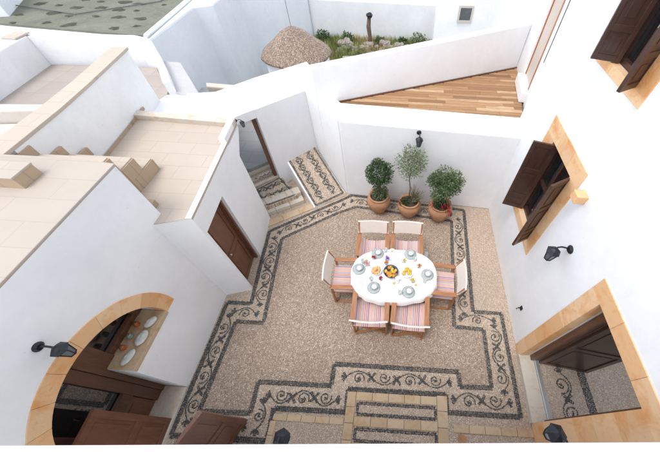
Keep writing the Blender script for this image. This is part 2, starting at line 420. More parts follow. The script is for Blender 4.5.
# further steps in the lane
t = thing('lane_steps', (-3.4,5.1,0), 'weathered stone steps and grey paving in the lane beyond the gateway', 'steps')
a = Vector((-3.36,4.50)); b = Vector((-2.72,5.08)); d = (b-a).normalized(); n = Vector((-d.y,d.x))
mb = MB(); ng = MB()
for i in range(4):
    o = a + n*(.0+.17*i) - d*.8; m = fr((o.x,o.y,0),(d.x,d.y,0),(n.x,n.y,0))
    z = .22+.05*i
    mb.box((0,0,-.1),(1.9,.075,z+.006),m); ng.box((0,.075,-.1),(1.9,.168,z),m)
mb.build('tread','tread_stone',t,bevel=.006); ng.build('pebble_infill','pebble_border',t)
mb = MB(); zz = Matrix.Translation((0,0,.275)); o1 = a+n*.33
scroll_run(mb, (-3.38,4.73),(-2.9,5.16), .04, zz, .2, .016, 1, .010); mb.build('vine_scroll','dark_pebble',t)
struct(MB().prism([(-5.6,4.6),(-3.45,4.98),(-2.75,5.62),(-2.4,8.5),(-6.2,8.5)], -.5, .40), 'lane_paving', 'paving')
struct(MB().prism([(-4.6,4.2),(-3.3,4.4),(-2.6,5.1),(-2.8,5.6),(-3.5,5.0)], -.5, .0), 'lane_ground', 'concrete')
# sloping mosaic ramp
FL, FR, NR, NL = (-2.70,5.27,.60), (-2.08,5.74,.60), (-1.20,4.70,.05), (-1.84,4.20,.05)
t = thing('mosaic_ramp', (-1.9,4.9,0), 'sloping white ramp topped with scrolling black pebble mosaic beside the gateway', 'ramp')
vs = [FL,FR,NR,NL] + [(x,y,-.05) for x,y,z in (FL,FR,NR,NL)]
MB().add(vs, [(0,3,2,1),(4,5,6,7),(0,1,5,4),(1,2,6,5),(2,3,7,6),(3,0,4,7)]).build('ramp_body','limewash',t)
eL = (Vector(FL)-Vector(NL)); Lr = eL.length; eL.normalize(); eW = (Vector(NR)-Vector(NL)); Wr = eW.length; eW.normalize()
eN = eW.cross(eL).normalized(); eX = eL.cross(eN).normalized()
fm = fr(Vector(NL)+eN*.006, eW, eL, eN)
mb = MB().add([(.03,.0,0),(Wr-.01,.0,0),(Wr-.03,Lr-.03,0),(.04,Lr-.03,0)], [(0,1,2,3)], fm); mb.build('mosaic_panel','pebble_border',t, recalc=False)
mb = MB(); f2 = fr(Vector(NL)+eN*.009, eW, eL, eN)
stroke(mb, [(.06,.03),(Wr-.05,.03),(Wr-.07,Lr-.06),(.07,Lr-.06),(.06,.03)], .045, f2, .013)
for cxr in (.25,.56):
    scroll_run(mb, (cxr,.16),(cxr,Lr-.18), .10, f2, .2, .020, 1 if cxr < .4 else -1, .0125)
mb.build('vine_scroll','dark_pebble',t)

# ------------------------------------------------------------------ courtyard walls north side
def wall_thing(name, poly, z0, z1, label, cat='wall', mat='limewash', bevel=.03, top=None):
    mb = MB(); n = len(poly)
    if top:   # individual top heights
        area = sum(poly[i][0]*poly[(i+1)%n][1]-poly[(i+1)%n][0]*poly[i][1] for i in range(n))
        if area < 0: poly = poly[::-1]; top = top[::-1]
        vs = [(x,y,z0) for x,y in poly]+[(x,y,zt) for (x,y),zt in zip(poly,top)]
        mb.add(vs, [tuple(reversed(range(n))), tuple(range(n,2*n))]+[(i,(i+1)%n,(i+1)%n+n,i+n) for i in range(n)])
    else: mb.prism(poly, z0, z1)
    return tag(mb.build(name, mat, bevel=bevel), label, cat)
wall_thing('garden_wall', [(-1.14,4.71),(2.26,4.49),(2.42,5.13),(-1.22,5.33)], 0, 1.955, 'thick low white wall behind the three terracotta pots, below the wooden deck')
wall_thing('stair_wall', [(-2.0,5.72),(-1.17,4.735),(-1.08,4.80),(-1.08,5.2),(-1.5,5.7),(-2.0,6.45)], 0, 1.945, 'narrow white wall along the sloping mosaic ramp, meeting the wall behind the pots', bevel=.015)
A0 = Vector((-2.78,4.92)); A1 = Vector((-2.0,5.72)); dA = (A1-A0).normalized(); nA = Vector((-dA.y,dA.x))
t = thing('gateway_wall', (-2.6,5.3,0), 'white wall with an open gateway at the head of the courtyard steps', 'wall')
q = lambda u, v: (A0.x+dA.x*u+nA.x*v, A0.y+dA.y*u+nA.y*v)
LA = (A1-A0).length
MB().prism([q(0,0),q(LA,0),(-2.0,6.5),q(LA-.1,.5),q(0,.42)], 0, 1.95).build('wall','limewash',t)
MB().prism([q(-.40,0),q(-.002,0),q(-.002,.42),q(-.9,.8)], 1.79, 1.958).build('lintel','limewash',t)
mb = MB(); m = fr((A0.x,A0.y,0),(dA.x,dA.y,0),(nA.x,nA.y,0))
mb.box((-.07,.12,.15),(-.004,.20,1.78),m); mb.build('door_frame','door_wood',t,bevel=.006)
MB().prism([(-2.02,6.46),(-1.99,5.9),(-2.6,5.62),(-3.3,5.0),(-4.9,4.5),(-4.72,5.25),(-3.85,5.45),(-3.2,6.1),(-2.3,6.98)],1.93,1.957) if 0 else None
# cream lane wall beyond
wall_thing('lane_wall', [(-4.9,6.9),(-2.5,6.75),(-2.5,6.95),(-5.0,7.1)], -.4, 1.3, 'cream rendered wall seen through the open gateway', mat='cream_plaster')
wall_thing('lane_side_wall', [(-2.9,6.15),(-2.02,6.4),(-2.1,6.9),(-2.6,6.7)], -.4, 1.75, 'white wall block behind the gateway beside the cone roofed tower')

# deck
dk = [(-1.33,5.44),(2.73,7.41),(2.36,5.10),(-1.2,5.30)]
t = tag(bpy.data.objects.new('wood_deck', None), kind='structure'); COL.objects.link(t); t.location = (0.5,6,1.88)
mb = MB(); y = 5.0; 
def clipx(y0, y1):
    # deck interval in x for a strip of y
    ym = (y0+y1)/2
    xl = -1.33 + (ym-5.44)/(7.41-5.44)*(2.73+1.33) if ym > 5.44 else -1.36
    xr = 2.36 + (ym-5.10)/(7.41-5.10)*(.37)
    return xl+.02, xr+.02
while y < 7.5:
    xl, xr = clipx(y, y+.105); x = xl - random.uniform(0,.5)
    while x < xr:
        w = random.uniform(.5,1.6); x2 = min(x+w, xr); xa = max(x, xl)
        if x2 - xa > .04: mb.box((xa+.0015,y,1.86),(x2-.002,y+.0985,1.885+random.uniform(0,.002)))
        x += w
    y += .105
mb.build('planks','deck_planks',t)
MB().prism([(-1.22,5.34),(2.75,7.35),(2.42,5.14)],1.80,1.862).build('deck_base','brown_wood',t)
wall_thing('deck_wall', [(-1.66,5.28),(2.73,7.41),(2.66,7.56),(-1.72,5.42)], -1, 2.62, 'tall slanting white parapet along the far edge of the wooden deck', top=[2.60,2.80,2.80,2.60])
mb = MB(); a = Vector((-1.33,5.435)); b = Vector((2.72,7.40)); d = (b-a).normalized(); n = Vector((-d.y,d.x)); m = fr((a.x,a.y,0),(d.x,d.y,0),(n.x,n.y,0))
tag(mb.box((0,-.03,1.888),((b-a).length,.0,1.91),m).build('skirting_board','brown_wood'), 'thin brown skirting board between the deck and its slanting white parapet', 'skirting')

# ------------------------------------------------------------------ generic parts
def grid_wall(mb, x_of, s0, s1, z0, z1, holes, depth):
    """upright wall in the (s,z) plane with rectangular holes; x_of(s, off) gives the xy point"""
    ss = sorted({s0, s1, *[h[0] for h in holes], *[h[1] for h in holes]}); zs = sorted({z0, z1, *[h[2] for h in holes], *[h[3] for h in holes]})
    inside = lambda s, z: any(h[0] < s < h[1] and h[2] < z < h[3] for h in holes)
    P = lambda s, z, o: (*x_of(s, o), z)
    for i in range(len(ss)-1):
        for j in range(len(zs)-1):
            if inside((ss[i]+ss[i+1])/2, (zs[j]+zs[j+1])/2): continue
            for o in (0, depth): mb.add([P(ss[i],zs[j],o),P(ss[i+1],zs[j],o),P(ss[i+1],zs[j+1],o),P(ss[i],zs[j+1],o)], [(0,1,2,3) if o == 0 else (3,2,1,0)])
    for a, b, c, d in holes + [(s0, s1, z0, z1)]:
        for (p, r) in (((a,c),(a,d)),((b,c),(b,d)),((a,c),(b,c)),((a,d),(b,d))):
            mb.add([P(*p,0),P(*r,0),P(*r,depth),P(*p,depth)], [(0,1,2,3)])
def panel_leaf(name, w, h, t, mat, parent, loc, ex, rows, hand=None, ez=(0,0,1), cols=1):
    """a framed and panelled leaf; ex: direction of its width"""
    ex = Vector(ex).normalized(); ez = Vector(ez); ey = ez.cross(ex); m = fr(loc, ex, ey, ez); s = min(.07, w*.17)
    mb = MB(); mb.box((0,0,0),(s,t,h),m); mb.box((w-s,0,0),(w,t,h),m)
    zs = [0]+list(rows)+[h]
    for i, z in enumerate(zs):
        z0 = max(0, z-s*.6) if 0 < i < len(zs)-1 else (0 if i == 0 else h-s*1.2); z1 = z0+s*1.2
        mb.box((s,.001,z0),(w-s,t-.001,z1),m)
    for i in range(len(zs)-1):
        mb.box((s-.01,t*.32,zs[i]+s*.4),(w-s+.01,t*.68,zs[i+1]-s*.4),m)
        mb.box((s+.045,t*.14,zs[i]+s*1.2+.03),(w-s-.045,t*.86,zs[i+1]-s*.9-.03),m)
    o = mb.build(name, mat, parent, bevel=.0035)
    if hand is not None:
        hm = MB(); c = m @ Vector((hand[0], -.012, hand[1])); hm.ball(c, .016, 8, 6); hm.bar(m @ Vector((hand[0],0,hand[1])), c, .01)
        hm.bar(c, m @ Vector((hand[0], -.02, hand[1]-.07)), .008); hm.build('handle','steel',parent if 0 else o)
    return o

# ------------------------------------------------------------------ east house (right)
XR = 2.18
t = thing('white_house', (2.6,2.5,0), 'tall bright white house with brown shutters and orange stone frames, beside the dining table', 'house')
win1 = (2.80,3.52,1.24,2.58); win2 = (2.80,3.38,3.70,5.05); dr = (.34,1.27,-.2,2.23)
mb = MB(); grid_wall(mb, lambda s, o: (XR+o, s), -1.6, 4.87, -.2, 7.0, [win1, win2, dr], .5)
mb.build('wall','limewash',t)
# north part, slightly turned
a = Vector((2.43,4.875)); b = Vector((2.85,8.4)); d = (b-a).normalized(); n = Vector((d.y,-d.x)); L2 = (b-a).length
s_of = lambda yy: (yy-a.y)/d.y
d0, d1 = s_of(5.84), s_of(6.64)
mb = MB(); grid_wall(mb, lambda s, o: (a.x+d.x*s+n.x*o, a.y+d.y*s+n.y*o), 0, L2, .5, 7.0, [(d0,d1,2.05,4.4)], .5)
mb.build('wall','limewash',t)
Q = lambda s, o, z: (a.x+d.x*s+n.x*o, a.y+d.y*s+n.y*o, z)
wd = MB(); m = fr(Q(0,0,0),(d.x,d.y,0),(n.x,n.y,0))
dd = MB(); dd.box((d0+.004,.01,2.1),(d0+.13,.10,4.39),m); dd.box((d1-.03,.03,2.1),(d1-.004,.10,4.39),m); dd.box((d0+.13,.03,4.3),(d1-.03,.10,4.39),m)
dfr = dd.build('deck_door','red_wood',t,bevel=.005)
MB().box((d0+.13,.05,2.1),(d1-.03,.08,4.3),m).build('door_panel','cream_plaster',dfr)
MB().box((d0-.05,-.12,1.89),(d1+.02,.25,2.098),m).build('step','limewash',t,bevel=.02)
# stone surrounds
def surround(parent, y0, y1, z0, z1, hole, mat='sandstone', bottom=True, proud=.012, dep=.07):
    a0, a1, c0, c1 = hole; mb = MB(); x0 = XR-proud; x1 = XR+dep
    g = .0012; nz = max(2, round((z1-z0)/.42))
    for k in range(nz):
        u, v = c0+(c1-c0)*k/nz, c0+(c1-c0)*(k+1)/nz
        mb.box((x0,y0,u+g),(x1,a0+.004,v-g)); mb.box((x0,a1-.004,u+g),(x1,y1,v-g))
    ny = 3
    for k in range(ny):
        u, v = y0+(y1-y0)*k/ny, y0+(y1-y0)*(k+1)/ny
        mb.box((x0,u+g,c1-.004),(x1,v-g,z1))
        if bottom: mb.box((x0,u+g,z0),(x1,v-g,c0+.004))
    return mb.build('stone_surround', mat, parent, bevel=.003)
def window(hole, outer_y, outer_z, label):
    y0, y1, z0, z1 = hole
    w = MB().box((XR+.13,y0+.05,z0+.05),(XR+.145,y1-.05,z1-.05)).build('window','window_glass',t); w['label'] = label
    surround(w, *outer_y, *outer_z, hole)
    f = MB()
    for p in ((y0,y0+.06),(y1-.06,y1),((y0+y1)/2-.03,(y0+y1)/2+.03)): f.box((XR+.075,p[0]+.003,z0+.003),(XR+.13,p[1]-.003,z1-.003))
    for p in ((z0,z0+.06),(z1-.06,z1),((z0+z1)/2-.02,(z0+z1)/2+.02)): f.box((XR+.077,y0+.006,p[0]+.004),(XR+.128,y1-.006,p[1]-.004))
    f.build('frame','dark_wood',w)
    h = z1-z0-.03; wl = (y1-y0)/2-.01
    panel_leaf('shutter', wl, h, .035, 'dark_wood', w, (XR+.06,y1-.07,z0+.015), (-.96,.28,0), [h*.22,h*.62], (wl-.05,h*.42))
    panel_leaf('shutter', wl, h, .035, 'dark_wood', w, (XR+.01,y0+.02,z0+.015), (-.86,-.50,0), [h*.22,h*.62], (wl-.05,h*.42))
    return w
w1 = window(win1, (2.57,3.79), (1.08,2.82), 'lower window with brown shutters swung open')
MB().box((XR-.13,2.33,2.58),(XR+.1,2.46,2.69)).build('stone_corbel','sandstone',w1,bevel=.01)
window(win2, (2.58,3.60), (3.61,5.25), 'upper window with dark shutters swung open')
# doorway
f = MB(); f.box((2.33,1.19,.10),(2.44,1.265,2.225)); f.box((2.33,.345,.10),(2.44,.385,2.225)); f.box((2.33,.387,2.17),(2.44,1.188,2.225))
dw = f.build('doorway','brown_wood',t,bevel=.004)
surround(dw, .10, 1.46, 0, 2.43, (.34,1.27,.01,2.23), bottom=False, dep=.12)
f = MB(); f.box((2.37,.387,.10),(2.44,1.188,.125)); f.box((2.38,.387,.125),(2.40,1.188,.14)); f.build('sill_track','steel',dw)
MB().box((XR-.03,.34,-.05),(2.46,1.28,.10)).build('threshold','tread_stone',dw,bevel=.006)
panel_leaf('door_leaf', .74, 2.04, .04, 'dark_wood', dw, (2.445,1.15,.115), (1,-.14,0), [.9], (.66,1.0))
fl = MB().box((2.461,-1.5,-.2),(5.6,3.2,.09)).build('interior_floor','pebble_edge',t)
mb = MB(); zz = Matrix.Translation((0,0,.091))
stroke(mb, [(3.12,-1.4),(3.06,3.1)], .12, zz, .014); mb.build('border_line','dark_pebble',fl); mb = MB()
scroll_run(mb, (2.78,.30),(2.74,1.05), .13, zz, .38, .030, 1, .014)
mb.build('vine_scroll','dark_pebble',fl)
mb = MB(); mb.box((5.6,-1.7,-.2),(5.75,3.4,.6)); mb.box((5.6,-1.7,.6),(5.75,-1.2,2.8)); mb.box((5.6,2.8,.6),(5.75,3.4,2.8)); mb.box((2.681,-1.65,-.2),(5.6,-1.5,2.8)); mb.box((2.681,3.2,-.2),(5.6,3.35,.5)); mb.box((2.681,-1.5,2.65),(5.6,3.2,2.8))
mb.build('room_wall','limewash',t)  # far and north walls left open above, out of view, to brighten the room

# ------------------------------------------------------------------ west house with the arch
t = thing('arched_house', (-3.6,.6,0), 'white house with a flat cream roof and an orange stone arch around brown glazed doors', 'house')
AC, AZ, RI, RO = .465, 1.18, .80, .975
arc = [(AC+RI*math.cos(th), AZ+RI*math.sin(th)) for th in [math.pi*i/28 for i in range(29)]]     # far (y+) to near
YS = .52
hole = [(YS,-.1),(YS,1.20),(AC+RI,1.20)] + arc[1:] + [(AC-RI,-.1)]
def face_with_notch(x, outer, hole):
    poly = outer[:1]+[hole[-1]] + hole[::-1][1:] + outer[1:]
    bm = bmesh.new(); vs = [bm.verts.new((x, y, z)) for y, z in poly]
    es = [bm.edges.new((vs[i], vs[(i+1)%len(vs)])) for i in range(len(vs))]
    bmesh.ops.triangle_fill(bm, edges=es, use_beauty=True); bm.verts.index_update()
    r = MB(); r.add([v.co.copy() for v in bm.verts], [tuple(v.index for v in f.verts) for f in bm.faces]); bm.free(); return r
XW = -3.0
mb = face_with_notch(XW, [(-1.6,-.1),(2.20,-.1),(2.20,2.90),(-1.6,2.90)], hole)
hh = hole
for i in range(len(hh)-1):
    p, r = hh[i], hh[i+1]
    mb.add([(XW,*p),(XW,*r),(XW-.42,*r),(XW-.42,*p)], [(0,1,2,3)])
mb.add([(XW,2.20,-.1),(XW,2.20,2.9),(-7.5,2.20,2.9),(-7.5,2.20,-.1)],[(0,1,2,3)])
mb.add([(XW,-1.6,-.1),(XW,-1.6,2.9),(-7.5,-1.6,2.9),(-7.5,-1.6,-.1)],[(0,1,2,3)])
mb.build('wall','limewash',t)
MB().prism([(-2.997,-1.6),(-2.996,2.215),(-3.50,2.27),(-4.5,2.26),(-7.5,2.26),(-7.5,-1.6)],2.895,2.925).build('roof','roof_tiles',t,bevel=.01)
mb = MB()
nb = 11
for k in range(nb):
    t0, t1 = math.pi*k/nb+.0016, math.pi*(k+1)/nb-.0016; sub = 4; vs = []
    for i in range(sub+1):
        th = t0+(t1-t0)*i/sub; c, s_ = math.cos(th), math.sin(th)
        for r in (RI-.004, RO):
            for x in (XW+.012, XW-.14): vs.append((x, AC+r*c, AZ+r*s_))
    fs = []
    for i in range(sub):
        o = i*4; fs += [(o,o+2,o+6,o+4),(o+1,o+5,o+7,o+3),(o,o+4,o+5,o+1),(o+2,o+3,o+7,o+6)]
    fs += [(0,1,3,2),(sub*4,sub*4+2,sub*4+3,sub*4+1)]; mb.add(vs, fs)
for k in range(3): mb.box((XW-.14,AC-RO,AZ-.39*(k+1)+.004),(XW+.012,AC-RI+.004,AZ-.39*k-.004))
mb.build('arch_surround','sandstone',t,bevel=.003)
MB().box((XW-.44,YS+.004,1.15),(XW+.015,AC+RI-.004,1.215)).build('window_sill','pale_stone',t,bevel=.008)
MB().box((XW-.44,-.42,-.05),(XW+.02,YS-.004,.06)).build('threshold','tread_stone',t,bevel=.008)
# joinery plane
XJ = XW-.36
g = MB(); gp = [(AC+(RI+.03)*math.cos(th), AZ+(RI+.03)*math.sin(th)) for th in [math.pi*i/24 for i in range(25)]]
vs = [(XJ-.03,y,z) for y, z in [(AC+RI+.03,0)]+gp+[(AC-RI-.03,0)]]; g.add(vs, [tuple(range(len(vs)))])
jn = g.build('glazed_door','window_glass',t)
j = MB()
j.box((XJ-.02,YS-.07,.06),(XJ+.05,YS+.16,AZ+RI*.98)); j.box((XJ-.021,-.44,.56),(XJ+.03,YS-.075,.74)); 
j.box((XJ-.02,YS-.20,.06),(XJ+.035,YS-.073,1.95)); j.box((XJ-.02,YS+.165,1.216),(XJ+.04,AC+RI,1.30))
j.box((XJ-.02,-.2,.745),(XJ+.02,-.14,2.0)); j.box((XJ-.019,YS+.163,1.62),(XJ+.028,AC+RI-.1,1.68))
for i in range(18):
    th0, th1 = math.pi*i/18, math.pi*(i+1)/18
    vs = [(x, AC+r*math.cos(th), AZ+r*math.sin(th)) for th in (th0,th1) for r in (RI-.09,RI+.02) for x in (XJ+.045,XJ-.02)]
    j.add(vs, [(0,2,6,4),(1,5,7,3),(0,4,5,1),(2,3,7,6),(0,1,3,2),(4,6,7,5)])
j.build('frame','brown_wood',jn,bevel=.004)
p = MB(); p.box((XJ-.015,-.44,.06),(XJ+.015,YS-.205,.56)); p.box((XJ,-.1,.14),(XJ+.03,YS-.27,.48)); p.build('lower_panel','door_wood',jn,bevel=.006)
# open half-height door leaves
lf1 = panel_leaf('door_leaf', .62, 1.36, .045, 'door_wood', t, (-3.05,.115,.06), (.04,-1,0), [.62], (.1,.72)); 
lf2 = panel_leaf('door_leaf', .62, 1.30, .045, 'door_wood', t, (-1.97,.175,.05), (-.40,-.92,0), [.62], (.1,.7))
# the three white things and jars on the sill
def orn(name, fn, x, y, mat, label, cat, rz=0, z=1.216):
    e = thing(name, (x,y,z), label, cat, 'ornaments on the arch window sill', rz); fn(e); return e
def stone_fn(rx, ry, rzz):
    def f(e):
        mb = MB().ball((0,0,rzz), 1, 14, 10, (rx,ry,rzz), .03); mb.build('carved_stone','shell_white',e,smooth=True,world=False)
        MB().tube([(rx*.3*math.cos(a*.6),ry*.3*math.sin(a*.6),rzz*1.93) for a in range(8)],.006,6).build('ridge','shell_white',e,world=False)
    return f
orn('carved_shell', stone_fn(.055,.085,.03), -3.085,1.09, '', 'small white shell at the far end of the arch sill', 'shell', -.5)
orn('carved_shell', stone_fn(.065,.10,.03), -3.085,.89, '', 'largest grey white shell in the middle of the arch sill', 'shell', -.1)
orn('carved_shell', stone_fn(.055,.10,.025), -3.12,.66, '', 'waisted white shell at the near end of the arch sill', 'shell', -.3)
def jar_fn(mat):
    def f(e):
        MB().lathe([(.02,0),(.034,.02),(.036,.04),(.024,.065),(.028,.075)],14).build('jar_body',mat,e,smooth=True,world=False)
        MB().lathe([(.02,.075),(.024,.08),(.012,.092),(0,.094)],14).build('stopper','brown_wood',e,smooth=True,world=False)
    return f
orn('small_jar', jar_fn('amber'), -3.235,1.05, '', 'amber jar on the arch sill by the small shell', 'jar')
orn('small_jar', jar_fn('jade'), -3.235,.90, '', 'green glass jar between the two amber jars on the sill', 'jar')
orn('small_jar', jar_fn('amber'), -3.235,.76, '', 'amber jar on the arch sill nearest the glazed doors', 'jar')

# ------------------------------------------------------------------ outbuilding with the brown door, terrace on top
t = thing('terrace_building', (-3.2,3.1,0), 'low white outbuilding with a narrow brown door and a cream tiled terrace on its roof', 'building')
e0 = Vector((-2.58,2.15)); e1 = Vector((-2.755,3.86)); d = (e1-e0).normalized(); n = Vector((-d.y, d.x)); 
LL = (e1-e0).length
X3 = lambda s, o: (e0.x+d.x*s+n.x*o, e0.y+d.y*s+n.y*o)
mb = MB()
ds0, ds1, dz = .06, .74, 1.74
F3 = lambda s, z, o=0: (*X3(s,o), z)
# east face with door notch and the corbelled far corner
out = [(0,0),(ds0,0),(ds0,dz),(ds1,dz),(ds1,0),(LL,0),(LL,1.72),(LL+.38,2.02),(LL+.38,2.11),(0,2.11)]
for o in (0,):
    bm = bmesh.new(); vs = [bm.verts.new(F3(s,z,o)) for s, z in out]
    es = [bm.edges.new((vs[i], vs[(i+1)%len(vs)])) for i in range(len(vs))]
    bmesh.ops.triangle_fill(bm, edges=es, use_beauty=True); bm.verts.index_update()
    mb.add([v.co.copy() for v in bm.verts], [tuple(v.index for v in f.verts) for f in bm.faces]); bm.free()
for p, r in (((ds0,0),(ds0,dz)),((ds0,dz),(ds1,dz)),((ds1,dz),(ds1,0))):
    mb.add([F3(*p),F3(*r),F3(*r,.14),F3(*p,.14)],[(0,1,2,3)])
mb.add([(-2.58,2.15,0),(-2.58,2.15,2.11),(-3.1,1.99,2.11),(-3.1,1.99,0)],[(0,1,2,3)])
for p, r in (((LL,0),(LL,1.72)),((LL,1.72),(LL+.38,2.02)),((LL+.38,2.02),(LL+.38,2.11))):
    P1, P2 = F3(*p), F3(*r); mb.add([P1,P2,(-4.9,P2[1]+.1,P2[2]),(-4.9,P1[1]+.1,P1[2])],[(0,1,2,3)])
mb.build('wall','limewash',t)
topp = [X3(0,0),X3(LL+.385,-.002),(-4.9,4.50),(-4.9,2.3),(-3.02,2.205),(-3.02,2.02)]
MB().prism(topp, 2.08, 2.114).build('terrace_floor','cream_tiles',t)
c0 = Vector(X3(LL+.38,0)); 
MB().prism([(c0.x+.005,c0.y+.005),(-4.72,4.34),(-4.72,4.20),(c0.x+.02,c0.y-.14)],2.11,2.20).build('coping','tread_stone',t,bevel=.01)
MB().prism([X3(0.0,.002),X3(LL*.9,.002),X3(LL*.9,.075),X3(0.0,.075)],2.05,2.119).build('edge','limewash',t)
MB().prism([X3(LL*.9,.0),X3(LL+.39,.0),X3(LL+.39,.10),X3(LL*.9,.10)],2.05,2.205).build('kerb','limewash',t,bevel=.01)
m = fr((*X3(0,0),0),(d.x,d.y,0),(n.x,n.y,0))
f = MB(); f.box((ds0+.002,.035,0),(ds0+.05,.13,dz-.003),m); f.box((ds1-.04,.05,0),(ds1-.002,.13,dz-.003),m); f.box((ds0+.052,.05,dz-.05),(ds1-.042,.13,dz-.004),m)
fo = f.build('door_frame','door_wood',t,bevel=.004)
lf = panel_leaf('door', ds1-ds0-.10, dz-.06, .05, 'door_wood', t, (*X3(ds0+.052,.125),.005), (d.x,d.y,0), [.8], None)
hm = MB(); c = X3(ds0+.14,.055); hm.ball((*c,.92),.018); hm.bar((*X3(ds0+.14,.075),.92),(*c,.92),.01); hm.build('handle','steel',lf)
# terrace stairs + stone curb
t = thing('terrace_stairs', (-3.9,2.7,2.11), 'short cream tiled stairs climbing from the terrace to the flat roof', 'stairs')
mb = MB()
for k, (ya, yb) in enumerate(((2.80,3.02),(2.55,2.798),(2.29,2.548))):
    mb.box((-4.32,ya,2.05),(-3.47-.0*k,yb,2.30+.2*k))
mb.build('tread','cream_tiles',t,bevel=.005)
mb = MB()
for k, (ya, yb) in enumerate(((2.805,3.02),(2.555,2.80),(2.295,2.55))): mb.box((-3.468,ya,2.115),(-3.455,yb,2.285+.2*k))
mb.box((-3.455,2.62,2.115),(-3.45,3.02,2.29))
mb.build('riser_tiles','brown_tiles',t)
tag(MB().box((-3.22,2.17+.06,2.115),(-3.11,2.36,2.20)).build('stone_block','brown_tiles',bevel=.006), 'tiny brown stone block on the terrace at the corner of the flat roof', 'block')
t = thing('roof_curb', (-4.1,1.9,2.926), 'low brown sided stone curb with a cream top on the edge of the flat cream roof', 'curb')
MB().box((-4.6,1.79,2.926),(-3.60,2.01,3.045)).build('kerb_body','brown_tiles',t)
MB().box((-4.6,1.785,3.045),(-3.595,2.015,3.065)).build('cap','roof_tiles',t,bevel=.004)
# NW wall with coping
t = thing('terrace_wall', (-4.45,3.6,2.1), 'tall bluish white wall with a sloping cream tiled coping beside the terrace stairs', 'wall')
nw = [(-4.30,2.40),(-4.36,3.2),(-4.44,3.86),(-4.62,5.02),(-4.84,5.00),(-4.66,3.86),(-4.58,3.2),(-4.52,2.40)]
MB().prism(nw,1.2,2.86).build('wall','limewash_old',t)
cp = [(-4.285,2.25),(-4.345,3.2),(-4.425,3.86),(-4.60,5.04),(-4.86,5.02),(-4.68,3.86),(-4.62,3.2),(-4.58,2.25)]
MB().prism(cp,2.86,2.90).build('coping','cream_tiles',t,bevel=.006)
sk = MB()
for k, (y0, y1, z) in enumerate(((2.80,3.04,2.30),(2.55,2.80,2.5),(2.30,2.55,2.7))):
    sk.box((-4.32,y0,z),(-4.285,y1,z+.12)); 
sk.add([(-4.325,3.04,2.115),(-4.425,3.86,2.115),(-4.52,4.5,2.115),(-4.52,4.5,2.17),(-4.425,3.86,2.17),(-4.325,3.04,2.17)],[(0,1,2,3,4,5)])
sk.build('skirting','brown_tiles',t)

# ------------------------------------------------------------------ neighbour's terrace, upper left
t = thing('neighbour_terrace', (-6.5,5.2,1.6), 'neighbouring terrace with a dull beige floor inside a low white rounded parapet', 'terrace')
MB().prism([(-8.9,1.5),(-4.9,1.5),(-4.9,5.2),(-5.3,6.2),(-6.1,7.1),(-8.9,6.95)],.8,1.6).build('floor','grey_tiles',t)
path = [(-8.9,6.95),(-8.0,7.08),(-7.08,7.18),(-6.35,7.22),(-6.05,7.12),(-5.85,6.94),(-5.62,6.66),(-5.21,6.16),(-4.8,5.60),(-4.55,5.25)]
mb = MB(); W2 = .13
for i in range(len(path)-1):
    a, b = Vector(path[i]), Vector(path[i+1])
    def off(j):
        p = Vector(path[max(0,j-1)]); q2 = Vector(path[min(len(path)-1,j+1)]); dd = (q2-p).normalized(); return Vector((-dd.y, dd.x))*W2*-1
    a2, b2 = a - off(i), b - off(i+1)
    z1 = 2.2; mb.add([(a.x,a.y,.2),(b.x,b.y,.2),(b2.x,b2.y,.2),(a2.x,a2.y,.2),(a.x,a.y,z1),(b.x,b.y,z1),(b2.x,b2.y,z1),(a2.x,a2.y,z1)],
        [(4,5,6,7),(0,1,5,4),(2,3,7,6)] + ([(0,4,7,3)] if i == 0 else []) + ([(1,2,6,5)] if i == len(path)-2 else []))
mb.build('parapet','limewash',t)
MB().prism([(-8.75,6.99),(-8.62,6.99),(-8.35,4.6),(-8.2,2.0),(-8.45,2.0),(-8.6,4.6)],.8,2.22).build('parapet','limewash_old',t,bevel=.02)
mb = MB().prism([(-8.3,4.70),(-5.0,4.98),(-5.0,4.84),(-8.3,4.40)],1.6,1.9); mb.build('cross_wall','cream_plaster',t,bevel=.02)
MB().prism([(-8.2,4.38),(-5.0,4.80),(-5.0,3.9),(-8.2,3.7)],1.55,1.66).build('lower_floor','limewash_old',t)
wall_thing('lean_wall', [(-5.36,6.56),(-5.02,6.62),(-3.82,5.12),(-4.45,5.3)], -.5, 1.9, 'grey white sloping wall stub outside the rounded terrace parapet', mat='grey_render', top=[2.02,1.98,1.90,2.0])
wall_thing('passage_roof', [(-4.9,4.44),(-3.2,4.40),(-3.02,4.66),q(-.14,.006),q(LA,.06),(-1.96,5.8),(-1.96,6.50),(-2.25,7.0),(-3.17,6.14),(-3.75,5.48),(-4.62,5.28)], 1.80, 1.962, 'flat white roof between the tiled terrace, the gateway and the cone roofed tower', mat='limewash', bevel=.012)

# ------------------------------------------------------------------ near parapet under the camera
yl = lambda x: -.094 + (x+1.55)*(.158/2.74)
t = thing('near_parapet', (0,-.4,0), 'white parapet ledge of the near house along the bottom edge of the view', 'parapet')
MB().prism([(-7,yl(-7)),(XR-.003,yl(XR)),(XR-.003,yl(XR)-.9),(-7,yl(-7)-.9)],3.3,3.5).build('ledge','limewash',t,bevel=.012)
MB().prism([(-2.1,yl(-2.1)-.12),(XR-.003,yl(XR)-.12),(XR-.003,-1.0),(-2.1,-1.2)],0,3.3).build('wall','limewash',t)

